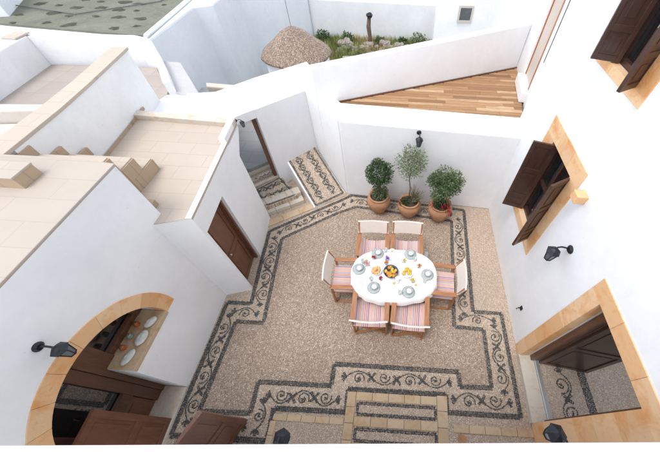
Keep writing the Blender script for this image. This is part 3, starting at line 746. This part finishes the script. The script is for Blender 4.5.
# ------------------------------------------------------------------ wall lamps
def make_lamp():
    e = thing('wall_lamp', (0,0,0), '', 'wall lamp', 'black iron wall lamps')
    m = Matrix.Rotation(math.pi/2, 4, 'Y')
    MB().lathe([(.055,0),(.055,.012),(.035,.03),(.0,.034)],14,mat=m).build('wall_plate','iron',e,world=False,smooth=False)
    MB().tube([(.02,0,0),(.07,0,.03),(.13,0,.045),(.17,0,.03),(.18,0,.0)],.011,8).build('arm','iron',e,world=False,smooth=True)
    h = 6
    MB().lathe([(.085,-.02),(.09,-.012),(.05,.03),(.02,.05),(.012,.07),(0,.075)],h,(.18,0,-.05)).build('lantern_cap','iron',e,world=False)
    MB().lathe([(.042,-.17),(.070,-.022)],h,(.18,0,-.05)).build('lantern_glass','lantern_glass',e,world=False)
    f = MB()
    for i in range(h):
        a = 2*math.pi*i/h; f.bar((.18+.044*math.cos(a),.044*math.sin(a),-.222),(.18+.075*math.cos(a),.075*math.sin(a),-.07),.008)
    f.lathe([(.0,-.20),(.03,-.19),(.05,-.175),(.05,-.165)],h,(.18,0,-.05)); f.build('lantern_cage','iron',e,world=False)
    return e
lamp0 = make_lamp(); first = [True]
def put_lamp(p, rz, label, sc=1):
    o = lamp0 if first[0] else copy_tree(lamp0); first[0] = False
    o.location = p; o.rotation_euler = (0,0,rz); o.scale = (sc,)*3; o['label'] = label
put_lamp((XR,2.02,2.10), math.pi, 'black lantern on the bright white house wall between the lower window and the doorway')
put_lamp((.36,4.62,1.86), -math.pi/2+.06, 'black lantern on the white wall above the thin potted tree', .85)
put_lamp((XW,.50,2.36), 0, 'black lantern overhanging the orange stone arch', .8)
put_lamp((-2.80,4.26,2.14), .1, 'small black lamp at the terrace corner above the gateway', .5)
put_lamp((-.86,-.17,2.0), math.pi/2, 'dark lantern under the ledge over the pebble strip near the brown door leaves', .85)
put_lamp((1.60,-.03,2.0), math.pi/2+.35, 'dark lantern under the ledge in front of the glass doorway')
t = thing('wall_tap', (XR,1.9,.5), 'small black tap low on the white wall just above the doorway frame', 'tap')
MB().box((XR-.015,1.87,.46),(XR+.005,1.93,.54)).build('plate','iron',t,bevel=.004)
MB().tube([(XR,1.9,.51),(XR-.06,1.9,.51),(XR-.075,1.9,.47)],.011).build('spout','iron',t,smooth=True)
tag(MB().tube([(XR-.008,4.86,3.05),(XR-.008,4.86,3.3),(XR-.008,4.855,4.2),(XR-.008,4.85,6.5)],.006,6).build('corner_line','cable_black'), 'thin dark line running up the white house wall corner beside the deck door', 'corner_line')  # dark tube added along the corner edge of the house wall

# ------------------------------------------------------------------ furniture
TC = Vector((.045,2.285)); TR = R_(2.0)
def make_chair():
    e = thing('folding_chair', (0,0,0), '', 'chair', 'director chairs around the dining table')
    w = .262; d0, d1 = -.23, .24                       # back at -y
    for sx in (-1,1):
        MB().box((sx*w-.038,d0-.0,.635),(sx*w+.038,d1+.03,.66)).build('armrest','teak',e,world=False,bevel=.006)
        MB().bar((sx*w,d0+.03,.04),(sx*w,d0+.03,.60),.028,.036,(0,1,0)).build('back_post','teak',e,world=False,bevel=.003)
        MB().bar((sx*w,d0+.03,.60),(sx*w,d0-.07,.90),.028,.034,(0,1,0)).build('back_post','teak',e,world=False,bevel=.003)
        MB().bar((sx*w,d1-.02,.42),(sx*w,d1-.02,.635),.026,.034,(0,1,0)).build('front_post','teak',e,world=False,bevel=.003)
        MB().bar((sx*(w-.015),d0,.02),(sx*(w-.015),d1,.02),.034,.03).build('runner','teak',e,world=False,bevel=.003)
        MB().bar((sx*(w-.015),d0,.43),(sx*(w-.015),d1,.43),.03,.032).build('seat_rail','teak',e,world=False,bevel=.003)
        for yy in (d0+.03,d1-.03):
            MB().bar((sx*(w-.02),yy+sx*.012,.04),(-sx*(w-.02),yy+sx*.012,.42),.022,.034,(0,1,0)).build('leg','teak',e,world=False,bevel=.003)
    mb = MB(); nx_, ny_ = 12, 8
    vs = [( -w+.01+(2*w-.02)*i/nx_, d0+(d1-d0)*j/ny_, .452-.035*math.sin(math.pi*i/nx_)) for j in range(ny_+1) for i in range(nx_+1)]
    fs = [(j*(nx_+1)+i, j*(nx_+1)+i+1, (j+1)*(nx_+1)+i+1, (j+1)*(nx_+1)+i) for j in range(ny_) for i in range(nx_)]
    mb.add(vs, fs); mb.build('seat','striped_canvas',e,world=False,smooth=True,recalc=False)
    mb = MB(); rows = 6
    L2_ = []
    for k2 in range(2):
        off = .012 if k2 == 0 else -.012
        L2_.append([(-w-.018+(2*w+.036)*i/nx_, d0+.012-.085*(j/rows)-.022*math.sin(math.pi*i/nx_)+off, .68+.23*j/rows) for j in range(rows+1) for i in range(nx_+1)])
    N = (nx_+1)*(rows+1); fs = []
    for k2 in range(2):
        for j in range(rows):
            for i in range(nx_):
                a = k2*N+j*(nx_+1)+i; fs.append((a,a+1,a+nx_+2,a+nx_+1))
    for j in range(rows):
        for i in (0,nx_): a = j*(nx_+1)+i; fs.append((a,a+nx_+1,a+nx_+1+N,a+N))
    for i in range(nx_):
        for j in (0,rows): a = j*(nx_+1)+i; fs.append((a,a+1,a+1+N,a+N))
    mb.add(L2_[0]+L2_[1], fs); mb.build('backrest','cream_canvas',e,world=False,smooth=False)
    return e
ch = make_chair()
spots = [((-.37,2.90),math.pi+.03,'director chair on the wall side of the table, in front of the clipped round bush'),
 ((.25,2.93),math.pi+.0,'director chair on the wall side of the table, nearest the red flowers'),
 ((-.30,1.69),.02,'director chair on the mosaic side of the table, the one nearer the arched doors'),
 ((.33,1.67),-.05,'director chair on the mosaic side of the table, the one nearer the glass doorway'),
 ((-.78,2.27),-math.pi/2+.03,'director chair alone at the table end towards the brown door'),
 ((.88,2.26),math.pi/2-.05,'director chair alone at the table end towards the shuttered house')]
for i, (p, rz, lab) in enumerate(spots):
    o = ch if i == 0 else copy_tree(ch)
    o.location = (p[0],p[1],0.012); o.rotation_euler = (0,0,rz); o['label'] = lab
# table
t = thing('dining_table', (TC.x,TC.y,0), 'oval wooden dining table hidden under a white cloth and breakfast dishes', 'table', rz=TR)
def oval(a, ax, ay, p=2.5):
    c, s_ = math.cos(a), math.sin(a); return (ax*math.copysign(abs(c)**(2/p), c), ay*math.copysign(abs(s_)**(2/p), s_))
N = 96
top = [oval(2*math.pi*i/N,.69,.46) for i in range(N)]
MB().prism(top,.70,.73).build('tabletop','teak',t,world=False)
for sx in (-1,1):
    for sy in (-1,1): MB().box((sx*.42-.03,sy*.24-.03,.012),(sx*.42+.03,sy*.24+.03,.70)).build('leg','teak',t,world=False)
mb = MB(); rings = []
vs = []; prof = [(0.0,.7335),(.5,.7335),(.93,.7335),(1.0,.731),(1.03,.715)]
for s_, z in prof:
    for i in range(N):
        x, y = oval(2*math.pi*i/N,.69,.46); vs.append((x*s_,y*s_,z+ (0 if s_ < .1 else .0012*math.sin(i*1.7+s_*9))))
for jj, (g_, z) in enumerate(((.008,.68),(.012,.63),(.016,.585))):
    for i in range(N):
        a = 2*math.pi*i/N; x, y = oval(a,.715+g_,.485+g_); wv = .5+.5*math.sin(a*17+.6*math.sin(a*3)); k_ = 1+ (jj+1)*.010*wv
        vs.append((x*k_,y*k_,z + (.02*math.sin(a*5+1) if jj == 2 else 0)))
nr = len(prof)+3
fs = [(j*N+i, j*N+(i+1)%N, (j+1)*N+(i+1)%N, (j+1)*N+i) for j in range(nr-1) for i in range(N)]
mb.add(vs, fs); o = mb.build('tablecloth','white_cloth',smooth=True); o.location = (TC.x,TC.y,0); o.rotation_euler=(0,0,TR)
tag(o,'white cloth draped over the oval dining table','tablecloth')
ZT = .736
# place settings
def make_plate():
    e = thing('glass_plate',(0,0,0),'','plate','glass plates laid on the white cloth')
    MB().lathe([(.05,0),(.06,.004),(.105,.014),(.107,.017),(.06,.008),(.0,.007)],28).build('dish','bluish_glass',e,world=False,smooth=True)
    return e
def make_bowl():
    e = thing('glass_bowl',(0,0,0),'','bowl','glass bowls standing on the plates')
    MB().lathe([(.02,0),(.03,.006),(.055,.03),(.062,.055),(.058,.055),(.05,.032),(.022,.012),(0,.011)],24).build('bowl_shell','bluish_glass',e,world=False,smooth=True)
    MB().lathe([(.03,.018),(.044,.030),(.03,.038),(0,.04)],14).build('folded_napkin','white_cloth',e,world=False,smooth=True)
    return e
def make_cup():
    e = thing('drinking_glass',(0,0,0),'','glass','drinking glasses on the table')
    MB().lathe([(.024,0),(.026,.005),(.033,.10),(.031,.10),(.023,.01),(0,.008)],18).build('tumbler','clear_glass',e,world=False,smooth=True); return e
ps = [((-.26,2.64),'in front of the far chair nearest the round bush'),((.31,2.66),'in front of the far chair nearest the red flowers'),((-.55,2.31),'at the table end towards the brown door'),
      ((.60,2.28),'at the table end towards the shuttered house'),((-.27,1.99),'in front of the near chair on the arch side'),((.29,1.95),'before the near chair on the doorway side')]
pl, bw, cu = make_plate(), make_bowl(), make_cup()
for i, ((x,y), lab) in enumerate(ps):
    o = pl if i == 0 else copy_tree(pl); o.location = (x,y,ZT); o['label'] = 'greenish glass plate '+lab
    o = bw if i == 0 else copy_tree(bw); o.location = (x+.005,y+.01,ZT+.0085); o['label'] = 'small glass bowl on the plate '+lab
    dxy = Vector((TC.x-x,TC.y-y)).normalized(); sd = Vector((-dxy.y,dxy.x))
    o = cu if i == 0 else copy_tree(cu); q2 = Vector((x,y))+sd*.135+dxy*.05; o.location = (q2.x,q2.y,ZT); o['label'] = 'clear tumbler beside the plate '+lab
def bowl_thing(name, x, y, r, mat, fill, label, cat='bowl', h=.07):
    e = thing(name,(x,y,ZT),label,cat)
    MB().lathe([(r*.4,0),(r*.5,.006),(r*.9,h*.6),(r,h),(r*.95,h),(r*.8,h*.6),(r*.3,.015),(0,.014)],28).build('bowl_shell',mat,e,world=False,smooth=True)
    for nm, mt, cnt, sz, zz_ in fill:
        for _ in range(cnt):
            a = random.random()*6.28; q = r*.72*math.sqrt(random.random()); mb = MB(); mb.ball((0,0,0), sz, 8, 6, (1,random.uniform(.8,1.2),random.uniform(.7,1)), .05)
            o = mb.build(nm, mt, smooth=True); o.location = (x+q*math.cos(a), y+q*math.sin(a), ZT+zz_+sz*.5+(r*.72-q)*.35)
            tag(o, {'roll':'bread rolls heaped in the basket bowl nearer the brown door','fritter':'golden fritters heaped in the bowl nearer the shuttered house','peach':'orange peaches piled in the dark middle bowl','lemon':'yellow lemons piled in the dark middle bowl','plum':'red plums among the fruit in the dark middle bowl','lime':'green limes among the fruit in the dark middle bowl'}[nm], nm, nm+'s in a table bowl')
    return e
bowl_thing('bread_bowl',-.26,2.285,.10,'glazed_white',[('roll','pastry',16,.025,.045)],'white bowl of brown bread rolls left of the fruit')
bowl_thing('fritter_bowl',.25,2.29,.115,'glazed_white',[('fritter','yellow_fruit',22,.022,.045)],'white bowl heaped with golden fritters right of the fruit')
bowl_thing('fruit_bowl',-.01,2.27,.125,'blue_bowl',[('peach','orange_fruit',9,.033,.05),('lemon','yellow_fruit',9,.030,.055),('plum','red_fruit',6,.026,.06),('lime','green_fruit',3,.026,.06)],'dark blue bowl of mixed fruit in the middle of the table',h=.085)
# flowers, little dishes
def posy(x, y, mat, label, r=.04, n=14, vase=True):
    e = thing('flower_posy',(x,y,ZT),label,'flowers')
    MB().lathe([(.018,0),(.026,.02),(.016,.045),(.02,.055)],12).build('vase','clear_glass',e,world=False,smooth=True)
    mb = MB(); lv = MB()
    for _ in range(n):
        a, u = random.random()*6.28, random.random(); p = Vector((r*u*math.cos(a), r*u*math.sin(a), .06+.03*(1-u)*random.random()+.01))
        for q_ in range(5):
            b = 6.28*q_/5+u*3; w_ = .011; mb.add([p, p+Vector((w_*math.cos(b-.5),w_*math.sin(b-.5),.006)), p+Vector((1.5*w_*math.cos(b),1.5*w_*math.sin(b),.002)), p+Vector((w_*math.cos(b+.5),w_*math.sin(b+.5),.006))],[(0,1,2,3)])
    for _ in range(10):
        a = random.random()*6.28; p = Vector((r*.9*math.cos(a),r*.9*math.sin(a),.05)); q_ = p*1.5; q_.z = .045+random.random()*.02; s2 = Vector((-math.sin(a),math.cos(a),0))*.008
        lv.add([p,(p+q_)/2+s2,q_,(p+q_)/2-s2],[(0,1,2,3)])
    mb.build('petals',mat,e,world=False,recalc=False); lv.build('leaves','leaf_mid',e,world=False,recalc=False)
posy(-.08,2.52,'petal_purple','purple posy behind the fruit bowl',.055,22)
posy(-.32,2.53,'petal_red','small red flowers by the far plate on the round bush side',.03)
posy(.20,2.50,'petal_yellow','yellow flowers behind the fritter bowl',.035)
posy(.46,2.42,'petal_orange','orange and red flowers near the far corner towards the house',.035)
posy(.35,2.14,'petal_yellow','pale yellow flowers just in front of the fritter bowl',.035)
posy(-.17,2.14,'petal_red','red flowers in front of the bread bowl',.028)
posy(-.42,2.40,'petal_pink','pink flowers beside the plate at the brown door end',.045,18)
posy(-.10,2.44,'petal_orange','small orange and blue blossoms touching the purple posy',.03)
for x, y, lab in ((-.50,2.06,'in the corner by the near chair on the arch side'),(.41,2.08,'by the pale yellow flowers'),(.05,2.09,'just in front of the fruit bowl'),(-.01,2.70,'between the two far plates'),(-.44,2.49,'beside the pink flowers')):
    e = thing('side_dish',(x,y,ZT),'small white side dish '+lab,'dish','small dishes on the white cloth')
    MB().lathe([(.03,0),(.035,.004),(.058,.018),(.056,.02),(.03,.008),(0,.007)],20).build('dish','glazed_white',e,world=False,smooth=True)
    MB().ball((0,0,.014),.022,8,5,(1,1,.5),.1).build('spread',random.choice(['pastry','yellow_fruit','cream_canvas']),e,world=False,smooth=True)
e = thing('milk_jug',(.10,2.13,ZT),'white jug standing in front of the fruit bowl','jug')
MB().lathe([(.03,0),(.042,.02),(.045,.06),(.03,.10),(.036,.12),(.032,.12),(.026,.10),(.0,.03)],18).build('jug_body','glazed_white',e,world=False,smooth=True)
MB().tube([(.03,0,.105),(.065,0,.10),(.07,0,.06),(.042,0,.04)],.005).build('handle','glazed_white',e,world=False,smooth=True)

# ------------------------------------------------------------------ pots and plants
def leaves(mb, c, rad, n, size, shell=.6, asp=2.2, droop=0):
    for _ in range(n):
        u = Vector((random.gauss(0,1),random.gauss(0,1),random.gauss(0,1))).normalized(); rr = shell+(1-shell)*random.random()**.6
        rr *= 1+.10*math.sin(u.x*5+u.z*4)+.06*math.sin(u.y*9)
        p = Vector((c[0]+u.x*rad[0]*rr, c[1]+u.y*rad[1]*rr, c[2]+u.z*rad[2]*rr))
        d = (u+Vector((random.gauss(0,.6),random.gauss(0,.6),random.gauss(0,.6)-droop))).normalized()
        s_ = d.cross(Vector((random.gauss(0,1),random.gauss(0,1),random.gauss(0,1)))).normalized(); l = size*random.uniform(.7,1.3); w = l/asp
        mb.add([p, p+d*l*.5+s_*w*.5, p+d*l, p+d*l*.5-s_*w*.5],[(0,1,2,3)])
def pot(x, y, r, h, label):
    e = thing('terracotta_pot',(x,y,.012),label,'plant pot','terracotta pots along the white wall')
    MB().lathe([(r*.46,0),(r*.50,.01),(r*.74,h*.25),(r*.94,h*.5),(r*1.0,h*.68),(r*.95,h*.82),(r*.80,h*.91),(r*.77,h*.94),(r*.86,h*.96),(r*.86,h),(r*.72,h),(r*.70,h*.9)],32).build('pot_body','terracotta',e,world=False,smooth=True)
    MB().lathe([(r*.76,h*.90),(r*.4,h*.93),(0,h*.94)],16).build('soil','soil',e,world=False,smooth=True); return e
pot(-.37,4.27,.258,.49,'orange terracotta pot holding the clipped round bush')
pot(.30,4.19,.255,.46,'orange terracotta pot holding the thin tree and rosemary')
pot(.97,4.13,.262,.48,'orange terracotta pot holding the bushy plant with red flowers')
t = thing('round_bush',(-.37,4.30,.43),'dense dark green clipped ball bush in the first pot from the ramp','shrub')
MB().tube([(-.37,4.30,.43),(-.36,4.29,.7),(-.37,4.30,1.0)],[.022,.018,.012]).build('trunk','bark',t)
mb = MB(); leaves(mb,(-.37,4.29,1.12),(.235,.23,.265),3000,.036,.5,1.8); leaves(mb,(-.33,4.24,1.16),(.25,.25,.28),500,.05,.6,1.8); mb.build('crown','leaf_dark',t,recalc=False)
mb = MB(); leaves(mb,(-.34,4.24,.62),(.17,.15,.18),620,.04,.3,2.0); mb.build('lower_foliage','leaf_mid',t,recalc=False)
t = thing('thin_tree',(.30,4.25,.40),'slender grey green standard tree in the middle pot','tree')
MB().tube([(.28,4.27,.40),(.29,4.26,.75),(.25,4.26,1.05),(.27,4.25,1.45)],[.014,.011,.010,.007]).build('trunk','bark',t)
br = MB()
for i in range(16):
    a = i*2.4; z = 1.2+.5*random.random(); l = random.uniform(.16,.28); br.tube([(.265,4.25,z-.12),(.27+l*.6*math.cos(a),4.25+l*.6*math.sin(a),z),(.27+l*math.cos(a),4.25+l*math.sin(a),z+.14)],[.005,.003,.0015],5)
br.build('branches','bark',t)
mb = MB(); leaves(mb,(.27,4.25,1.46),(.30,.27,.32),1900,.044,.15,2.6); mb.build('crown','leaf_grey',t,recalc=False)
t = thing('rosemary',(.44,4.18,.42),'pale spiky rosemary leaning out of the middle pot','plant')
mb = MB(); st = MB()
for i in range(48):
    a = random.uniform(-1.6,1.8); l = random.uniform(.16,.33); b0 = Vector((.36,4.2,.42)); tp = b0+Vector((math.cos(a)*l*.75,math.sin(a)*l*.6,l*random.uniform(.6,1.1)))
    st.tube([b0,(b0+tp)/2+Vector((0,0,.03)),tp],[.003,.003,.001],4)
    for k_ in range(22):
        u = .25+.75*k_/21; p = b0.lerp(tp,u); d_ = (tp-b0).normalized()+Vector((random.gauss(0,.8),random.gauss(0,.8),random.gauss(0,.6))); d_.normalize(); s_ = d_.cross(Vector((0,0,1))).normalized()*.0035
        mb.add([p-s_,p+s_,p+d_*.035],[(0,1,2)])
st.build('stems','bark',t); mb.build('foliage','leaf_grey',t,recalc=False)
t = thing('dark_plant',(.18,4.16,.42),'low dark leafy plant with a few red blooms in the middle pot','plant')
mb = MB(); leaves(mb,(.19,4.13,.48),(.10,.09,.09),240,.045,.2,1.5); mb.build('foliage','leaf_dark',t,recalc=False)
mb = MB(); leaves(mb,(.14,4.10,.53),(.07,.06,.05),26,.028,.5,1.1); mb.build('blooms','petal_red',t,recalc=False)
t = thing('bushy_shrub',(.97,4.16,.42),'loose mid green shrub with spreading branches in the pot nearest the shuttered house','shrub')
br = MB(); mb = MB()
for i in range(20):
    a = i*2.4; l = random.uniform(.10,.30); z = random.uniform(.95,1.36); tp = (.94+l*math.cos(a),4.14+l*math.sin(a)*.8,z)
    br.tube([(.96,4.16,.42),(.95+l*.3*math.cos(a),4.15+l*.3*math.sin(a),.42+(z-.42)*.55),tp],[.009,.006,.002],5)
    leaves(mb,(tp[0],tp[1],tp[2]-.05),(.11,.10,.11),190,.045,.1,2.3)
leaves(mb,(.95,4.15,1.15),(.30,.26,.26),900,.045,.3,2.2)
leaves(mb,(.93,4.12,.78),(.22,.18,.22),420,.045,.3,2.2)
br.build('branches','bark',t); mb.build('crown','leaf_mid',t,recalc=False)
t = thing('red_geranium',(1.05,4.05,.44),'red flowering plant spilling over the pot nearest the shuttered house','flowers')
mb = MB(); leaves(mb,(.98,4.03,.50),(.17,.11,.08),330,.04,.3,1.5); mb.build('foliage','leaf_dark',t,recalc=False)
mb = MB(); leaves(mb,(1.04,3.98,.53),(.10,.07,.06),110,.03,.5,1.1); leaves(mb,(1.12,3.95,.42),(.05,.05,.07),60,.028,.4,1.1); leaves(mb,(.78,4.02,.55),(.05,.04,.04),16,.028,.4,1.1)
mb.build('blooms','petal_red',t,recalc=False)
tag(MB().box((.60,3.0,.012),(.68,3.16,.03)).build('floor_mat','steel',bevel=.003) if 0 else MB().prism([(.62,3.02),(.70,3.02),(.74,3.20),(.66,3.21)],.012,.02).build('paper_sheet','concrete'), 'grey sheet on the pebbles behind the far chair nearest the red flowers','sheet')

# ------------------------------------------------------------------ surroundings
struct(MB().prism([(-400,-400),(400,-400),(400,400),(-400,400)],-2.0,-1.3),'ground','concrete')
t = thing('cone_tower',(-3.45,9.9,-1.3),'round white tower with a brown pebbled cone roof','tower')
MB().lathe([(1.0,-1.3),(1.0,.93),(1.03,1.0)],40,(-3.42,9.8,0)).build('drum','limewash',t,smooth=False)
pr = [(1.10,.98),(1.07,1.03),(.9,1.16),(.65,1.34),(.38,1.56),(.17,1.67),(0,1.70)]
MB().lathe(pr,48,(-3.42,9.8,0),rad=lambda a: 1+.012*math.sin(7*a)+.01*math.sin(11*a)).build('roof','cone_pebble',t,smooth=True)
tag(MB().tube([(-3.42,9.8,1.6),(-3.45,9.85,2.6),(-3.9,10.4,4.6)],.008,5).build('guy_wire','cable_black'),'thin wire rising from the tip of the cone roof','wire')
# big neighbour house, blue of its shade put into the wall colour
t = thing('neighbour_house',(-9,11,-1.3),'large white neighbouring house, tinted pale blue for shade, under a mottled olive flat roof','house')
MB().prism([(-6.35,7.7),(-6.4,10.2),(-5.95,10.5),(-6.0,12.6),(-6.4,12.9),(-6.5,17),(-20,17),(-18,7.5)],-1.3,1.98).build('wall','limewash_shade_tint',t,bevel=.05)
MB().prism([(-6.45,7.80),(-6.72,10.8),(-7.2,17),(-20,17),(-17,9.0),(-10.2,8.1)],1.98,2.03).build('roof','mottled_roof',t)
rs = random.Random(11); mp_ = MB()
for iy in range(16):
    for ix in range(19):
        x = -17.5+ix*.62+(iy%2)*.31+rs.uniform(-.15,.15); y = 8.25+iy*.62+rs.uniform(-.14,.14)
        xe = -6.75-(y-7.8)*.10-.15; ys = 8.15 + max(0, (-10.2-x))*.16
        if x > xe or y < ys: continue
        r = rs.uniform(.06,.15); nn_ = 11; vs = []
        for q_ in range(nn_):
            a = 6.283*q_/nn_; rr = r*(1+.35*rs.uniform(-1,1)); vs.append((x+1.35*rr*math.cos(a), y+rr*math.sin(a), 2.032))
        vs.append((x,y,2.06)); mp_.add(vs,[(q_,(q_+1)%nn_,nn_) for q_ in range(nn_)])
tag(mp_.build('moss_patch','roof_moss',t), kind='stuff')
sk = MB().tube([(-6.44,7.76,2.03),(-6.75,10.9,2.03),(-7.2,17,2.03)],.05,6); sk.build('roof_edge','limewash_old',t)
MB().tube([(-14,8.9,2.06),(-11,9.3,2.07),(-9,8.9,2.06),(-7.4,10.2,2.06),(-6.9,11.6,2.07)],.014,5).build('roof_pipe','cable_black',t)
wall_thing('alley_wall', [(-6.6,12.3),(-6.0,12.5),(-4.1,14.35),(-4.1,14.9),(-6.6,14.9)], -1.3, 1.9, 'wall tinted pale blue for shade, rising behind the cone roofed tower', mat='limewash_shade_tint', top=[3.2]*5)
wall_thing('sea_side_house', [(-11.2,8.4),(-10.6,8.6),(-13,13),(-22,20),(-30,8)], -1.3, 3.2, 'grey blue house side cut by the top corner beyond the olive roof', mat='limewash_shade_tint')
# ridge tiles at the far corner
tag(MB().box((-8.95,6.72,2.222),(-8.62,7.12,2.26)).build('cap_stone','cream_tiles',bevel=.02),'cream cap stone on the far corner of the neighbouring terrace parapet','cap stone')
# garden
struct(MB().prism([(-4.1,9.5),(1.3,9.5),(1.3,14.6),(-4.1,14.6)],-1.4,-.3),'garden_ground','earth')
wall_thing('garden_back_wall', [(-4.1,14.5),(1.3,14.5),(1.3,14.8),(-4.1,14.8)], -1.3, 1.15, 'long white wall behind the overgrown little garden', mat='limewash_old')
wall_thing('far_terrace', [(-7,14.9),(4,14.9),(4,22),(-7,22)], -1.3, 1.0, 'cream terrace strip beyond the garden wall at the top edge', mat='cream_plaster')
random.seed(3)
for i in range(62):
    x = random.uniform(-3.0,.2); y = 13.25+random.uniform(-.35,.45); r = random.uniform(.08,.19)
    o = MB().ball((0,0,0), r, 9, 7, (1,random.uniform(.7,1),random.uniform(.6,.9)), .14).build('garden_rock','rubble'); o.location = (x,y,-.3+r*.5+max(0,(y-13.1))*.35)
    tag(o,'pinkish grey rocks heaped in the overgrown garden bed','rock','rocks heaped in the garden')
mb = MB(); dg = MB()
for i in range(16000):
    x = random.uniform(-4,1.25); y = random.uniform(11.5,14.4); b = random.gauss(0,.1); h = random.uniform(.12,.40); a = random.random()*6.28
    tgt = mb if (math.sin(x*2.1+y)+random.gauss(0,.6)) > 0 else dg
    z = -.3; tgt.add([(x-.02*math.cos(a),y-.02*math.sin(a),z),(x+.02*math.cos(a),y+.02*math.sin(a),z),(x+b*.6,y+random.gauss(0,.06),z+h)],[(0,1,2)])
tag(mb.build('green_grass','grass_blade',recalc=False),'rough green grass around the garden rocks','grass',kind='stuff')
tag(dg.build('dry_grass','dry_grass',recalc=False),'straw coloured dry grass among the green in the garden','grass',kind='stuff')
for i, (x,y,r,lab) in enumerate(((-3.5,13.9,.35,'dark green bush at the tower end of the garden'),(-2.5,14.0,.28,'bright green plant behind the rocks, second from the tower'),(-1.1,13.9,.24,'small green plant beside the dark post'),(.6,14.0,.38,'green bush at the windowed house end of the garden'),(-.1,14.0,.22,'tiny green shrub between the post and the end bush'))):
    t = thing('garden_shrub',(x,y,-.3),lab,'shrub','shrubs in the garden')
    MB().tube([(x,y,-.3),(x+.03,y,-.3+r)],[.02,.008],5).build('stem','bark',t)
    mb = MB(); leaves(mb,(x,y,-.2+r*.5),(r,r*.8,r*.8),500,.08,.2,1.8); mb.build('foliage',('leaf_dark','leaf_mid','leaf_mid','leaf_mid','leaf_dark')[i],t,recalc=False)
t = thing('garden_post',(-1.5,13.6,-.3),'dark gnarled post standing among the garden rocks','post')
MB().tube([(-1.5,13.6,-.3),(-1.47,13.6,.2),(-1.52,13.62,.55),(-1.48,13.6,.9)],[.10,.08,.09,.07],8).build('shaft','bark',t,smooth=True)
MB().ball((-1.47,13.6,.95),.13,9,7,(1,1,.8),.2).build('head','iron',t)
t = thing('stone_planter',(-1.9,11.6,-.3),'small rubble stone box beside the cone roofed tower','planter')
for a, b in (((-2.4,11.9),(-1.05,12.1)),((-2.4,11.3),(-1.05,11.45)),):
    MB().prism([a,b,(b[0],b[1]+.16),(a[0],a[1]+.16)],-.4,.05).build('side_wall','rubble',t,bevel=.03)
MB().prism([(-1.2,11.46),(-1.05,11.46),(-1.05,12.1),(-1.2,12.08)],-.4,.05).build('side_wall','rubble',t,bevel=.03)
# far right house with a small window
t = thing('far_house',(3.5,15,-1.3),'far white house with one tiny dark window beyond the deck parapet','house')
MB().prism([(1.20,14.0),(9,14.6),(9,22),(1.1,22)],-1.3,3.4).build('wall','limewash',t,bevel=.04)
MB().prism([(3.3,12.5),(9,13.2),(9,16),(3.35,14.3)],-1.3,3.6).build('wing','limewash',t,bevel=.04)
yy = lambda x: 14.0+(x-1.2)*.6/7.8
w = MB().prism([(2.16,yy(2.16)-.03),(2.62,yy(2.62)-.03),(2.62,yy(2.62)+.05),(2.16,yy(2.16)+.05)],.80,1.22).build('window','window_glass',t)
f = MB()
for x0, x1, z0, z1 in ((2.10,2.165,.72,1.29),(2.615,2.68,.72,1.29),(2.165,2.615,.72,.80),(2.165,2.615,1.22,1.29)):
    f.prism([(x0,yy(x0)-.05),(x1,yy(x1)-.05),(x1,yy(x1)+.05),(x0,yy(x0)+.05)],z0,z1)
f.build('frame','cream_plaster',w)

# ------------------------------------------------------------------ camera, light, world
cam = bpy.data.cameras.new('camera'); co = bpy.data.objects.new('camera', cam); COL.objects.link(co)
Rr_ = [[0.99827,0.053546,0.024298],[0.057464,-0.800791,-0.596182],[-0.012466,0.596546,-0.802482]]
r, dn, fw = (Vector(v) for v in Rr_)
co.matrix_world = Matrix(((r.x,-dn.x,-fw.x,0),(r.y,-dn.y,-fw.y,0),(r.z,-dn.z,-fw.z,5.0),(0,0,0,1)))
cam.sensor_width = 36; cam.lens = 285.52/660*36; cam.shift_x = -(390.35-330)/660; cam.shift_y = (230.26-226)/660
cam.clip_start = .05; cam.clip_end = 2000; scene.camera = co
SE, SA = R_(70), R_(225)      # elevation, compass azimuth (clockwise from +y)
w = bpy.data.worlds.new('World'); scene.world = w; w.use_nodes = True; nt = w.node_tree
sky = nt.nodes.new('ShaderNodeTexSky'); sky.sky_type = 'NISHITA'; sky.sun_disc = False; sky.sun_elevation = SE; sky.sun_rotation = SA
sky.air_density = 1.0; sky.dust_density = 1.0; sky.ozone_density = .5
bg = nt.nodes['Background']; hs = nt.nodes.new('ShaderNodeHueSaturation'); hs.inputs['Saturation'].default_value = .36; nt.links.new(sky.outputs['Color'], hs.inputs['Color']); nt.links.new(hs.outputs['Color'], bg.inputs['Color']); bg.inputs['Strength'].default_value = .15
sl = bpy.data.lights.new('sun','SUN'); sl.energy = 0.6; sl.angle = R_(22); sl.color = (1.0,.97,.94)
so = bpy.data.objects.new('sun', sl); COL.objects.link(so)
dirv = Vector((math.sin(SA)*math.cos(SE), math.cos(SA)*math.cos(SE), math.sin(SE)))
so.rotation_euler = dirv.to_track_quat('Z','Y').to_euler(); so.location = (0,0,12)
vs_ = scene.view_settings; vs_.view_transform = 'Standard'; vs_.look = 'None'; vs_.gamma = 1; vs_.exposure = 1.55
scene.render.resolution_x = 1024; scene.render.resolution_y = 701
scene.cycles.max_bounces = 8; scene.cycles.diffuse_bounces = 5
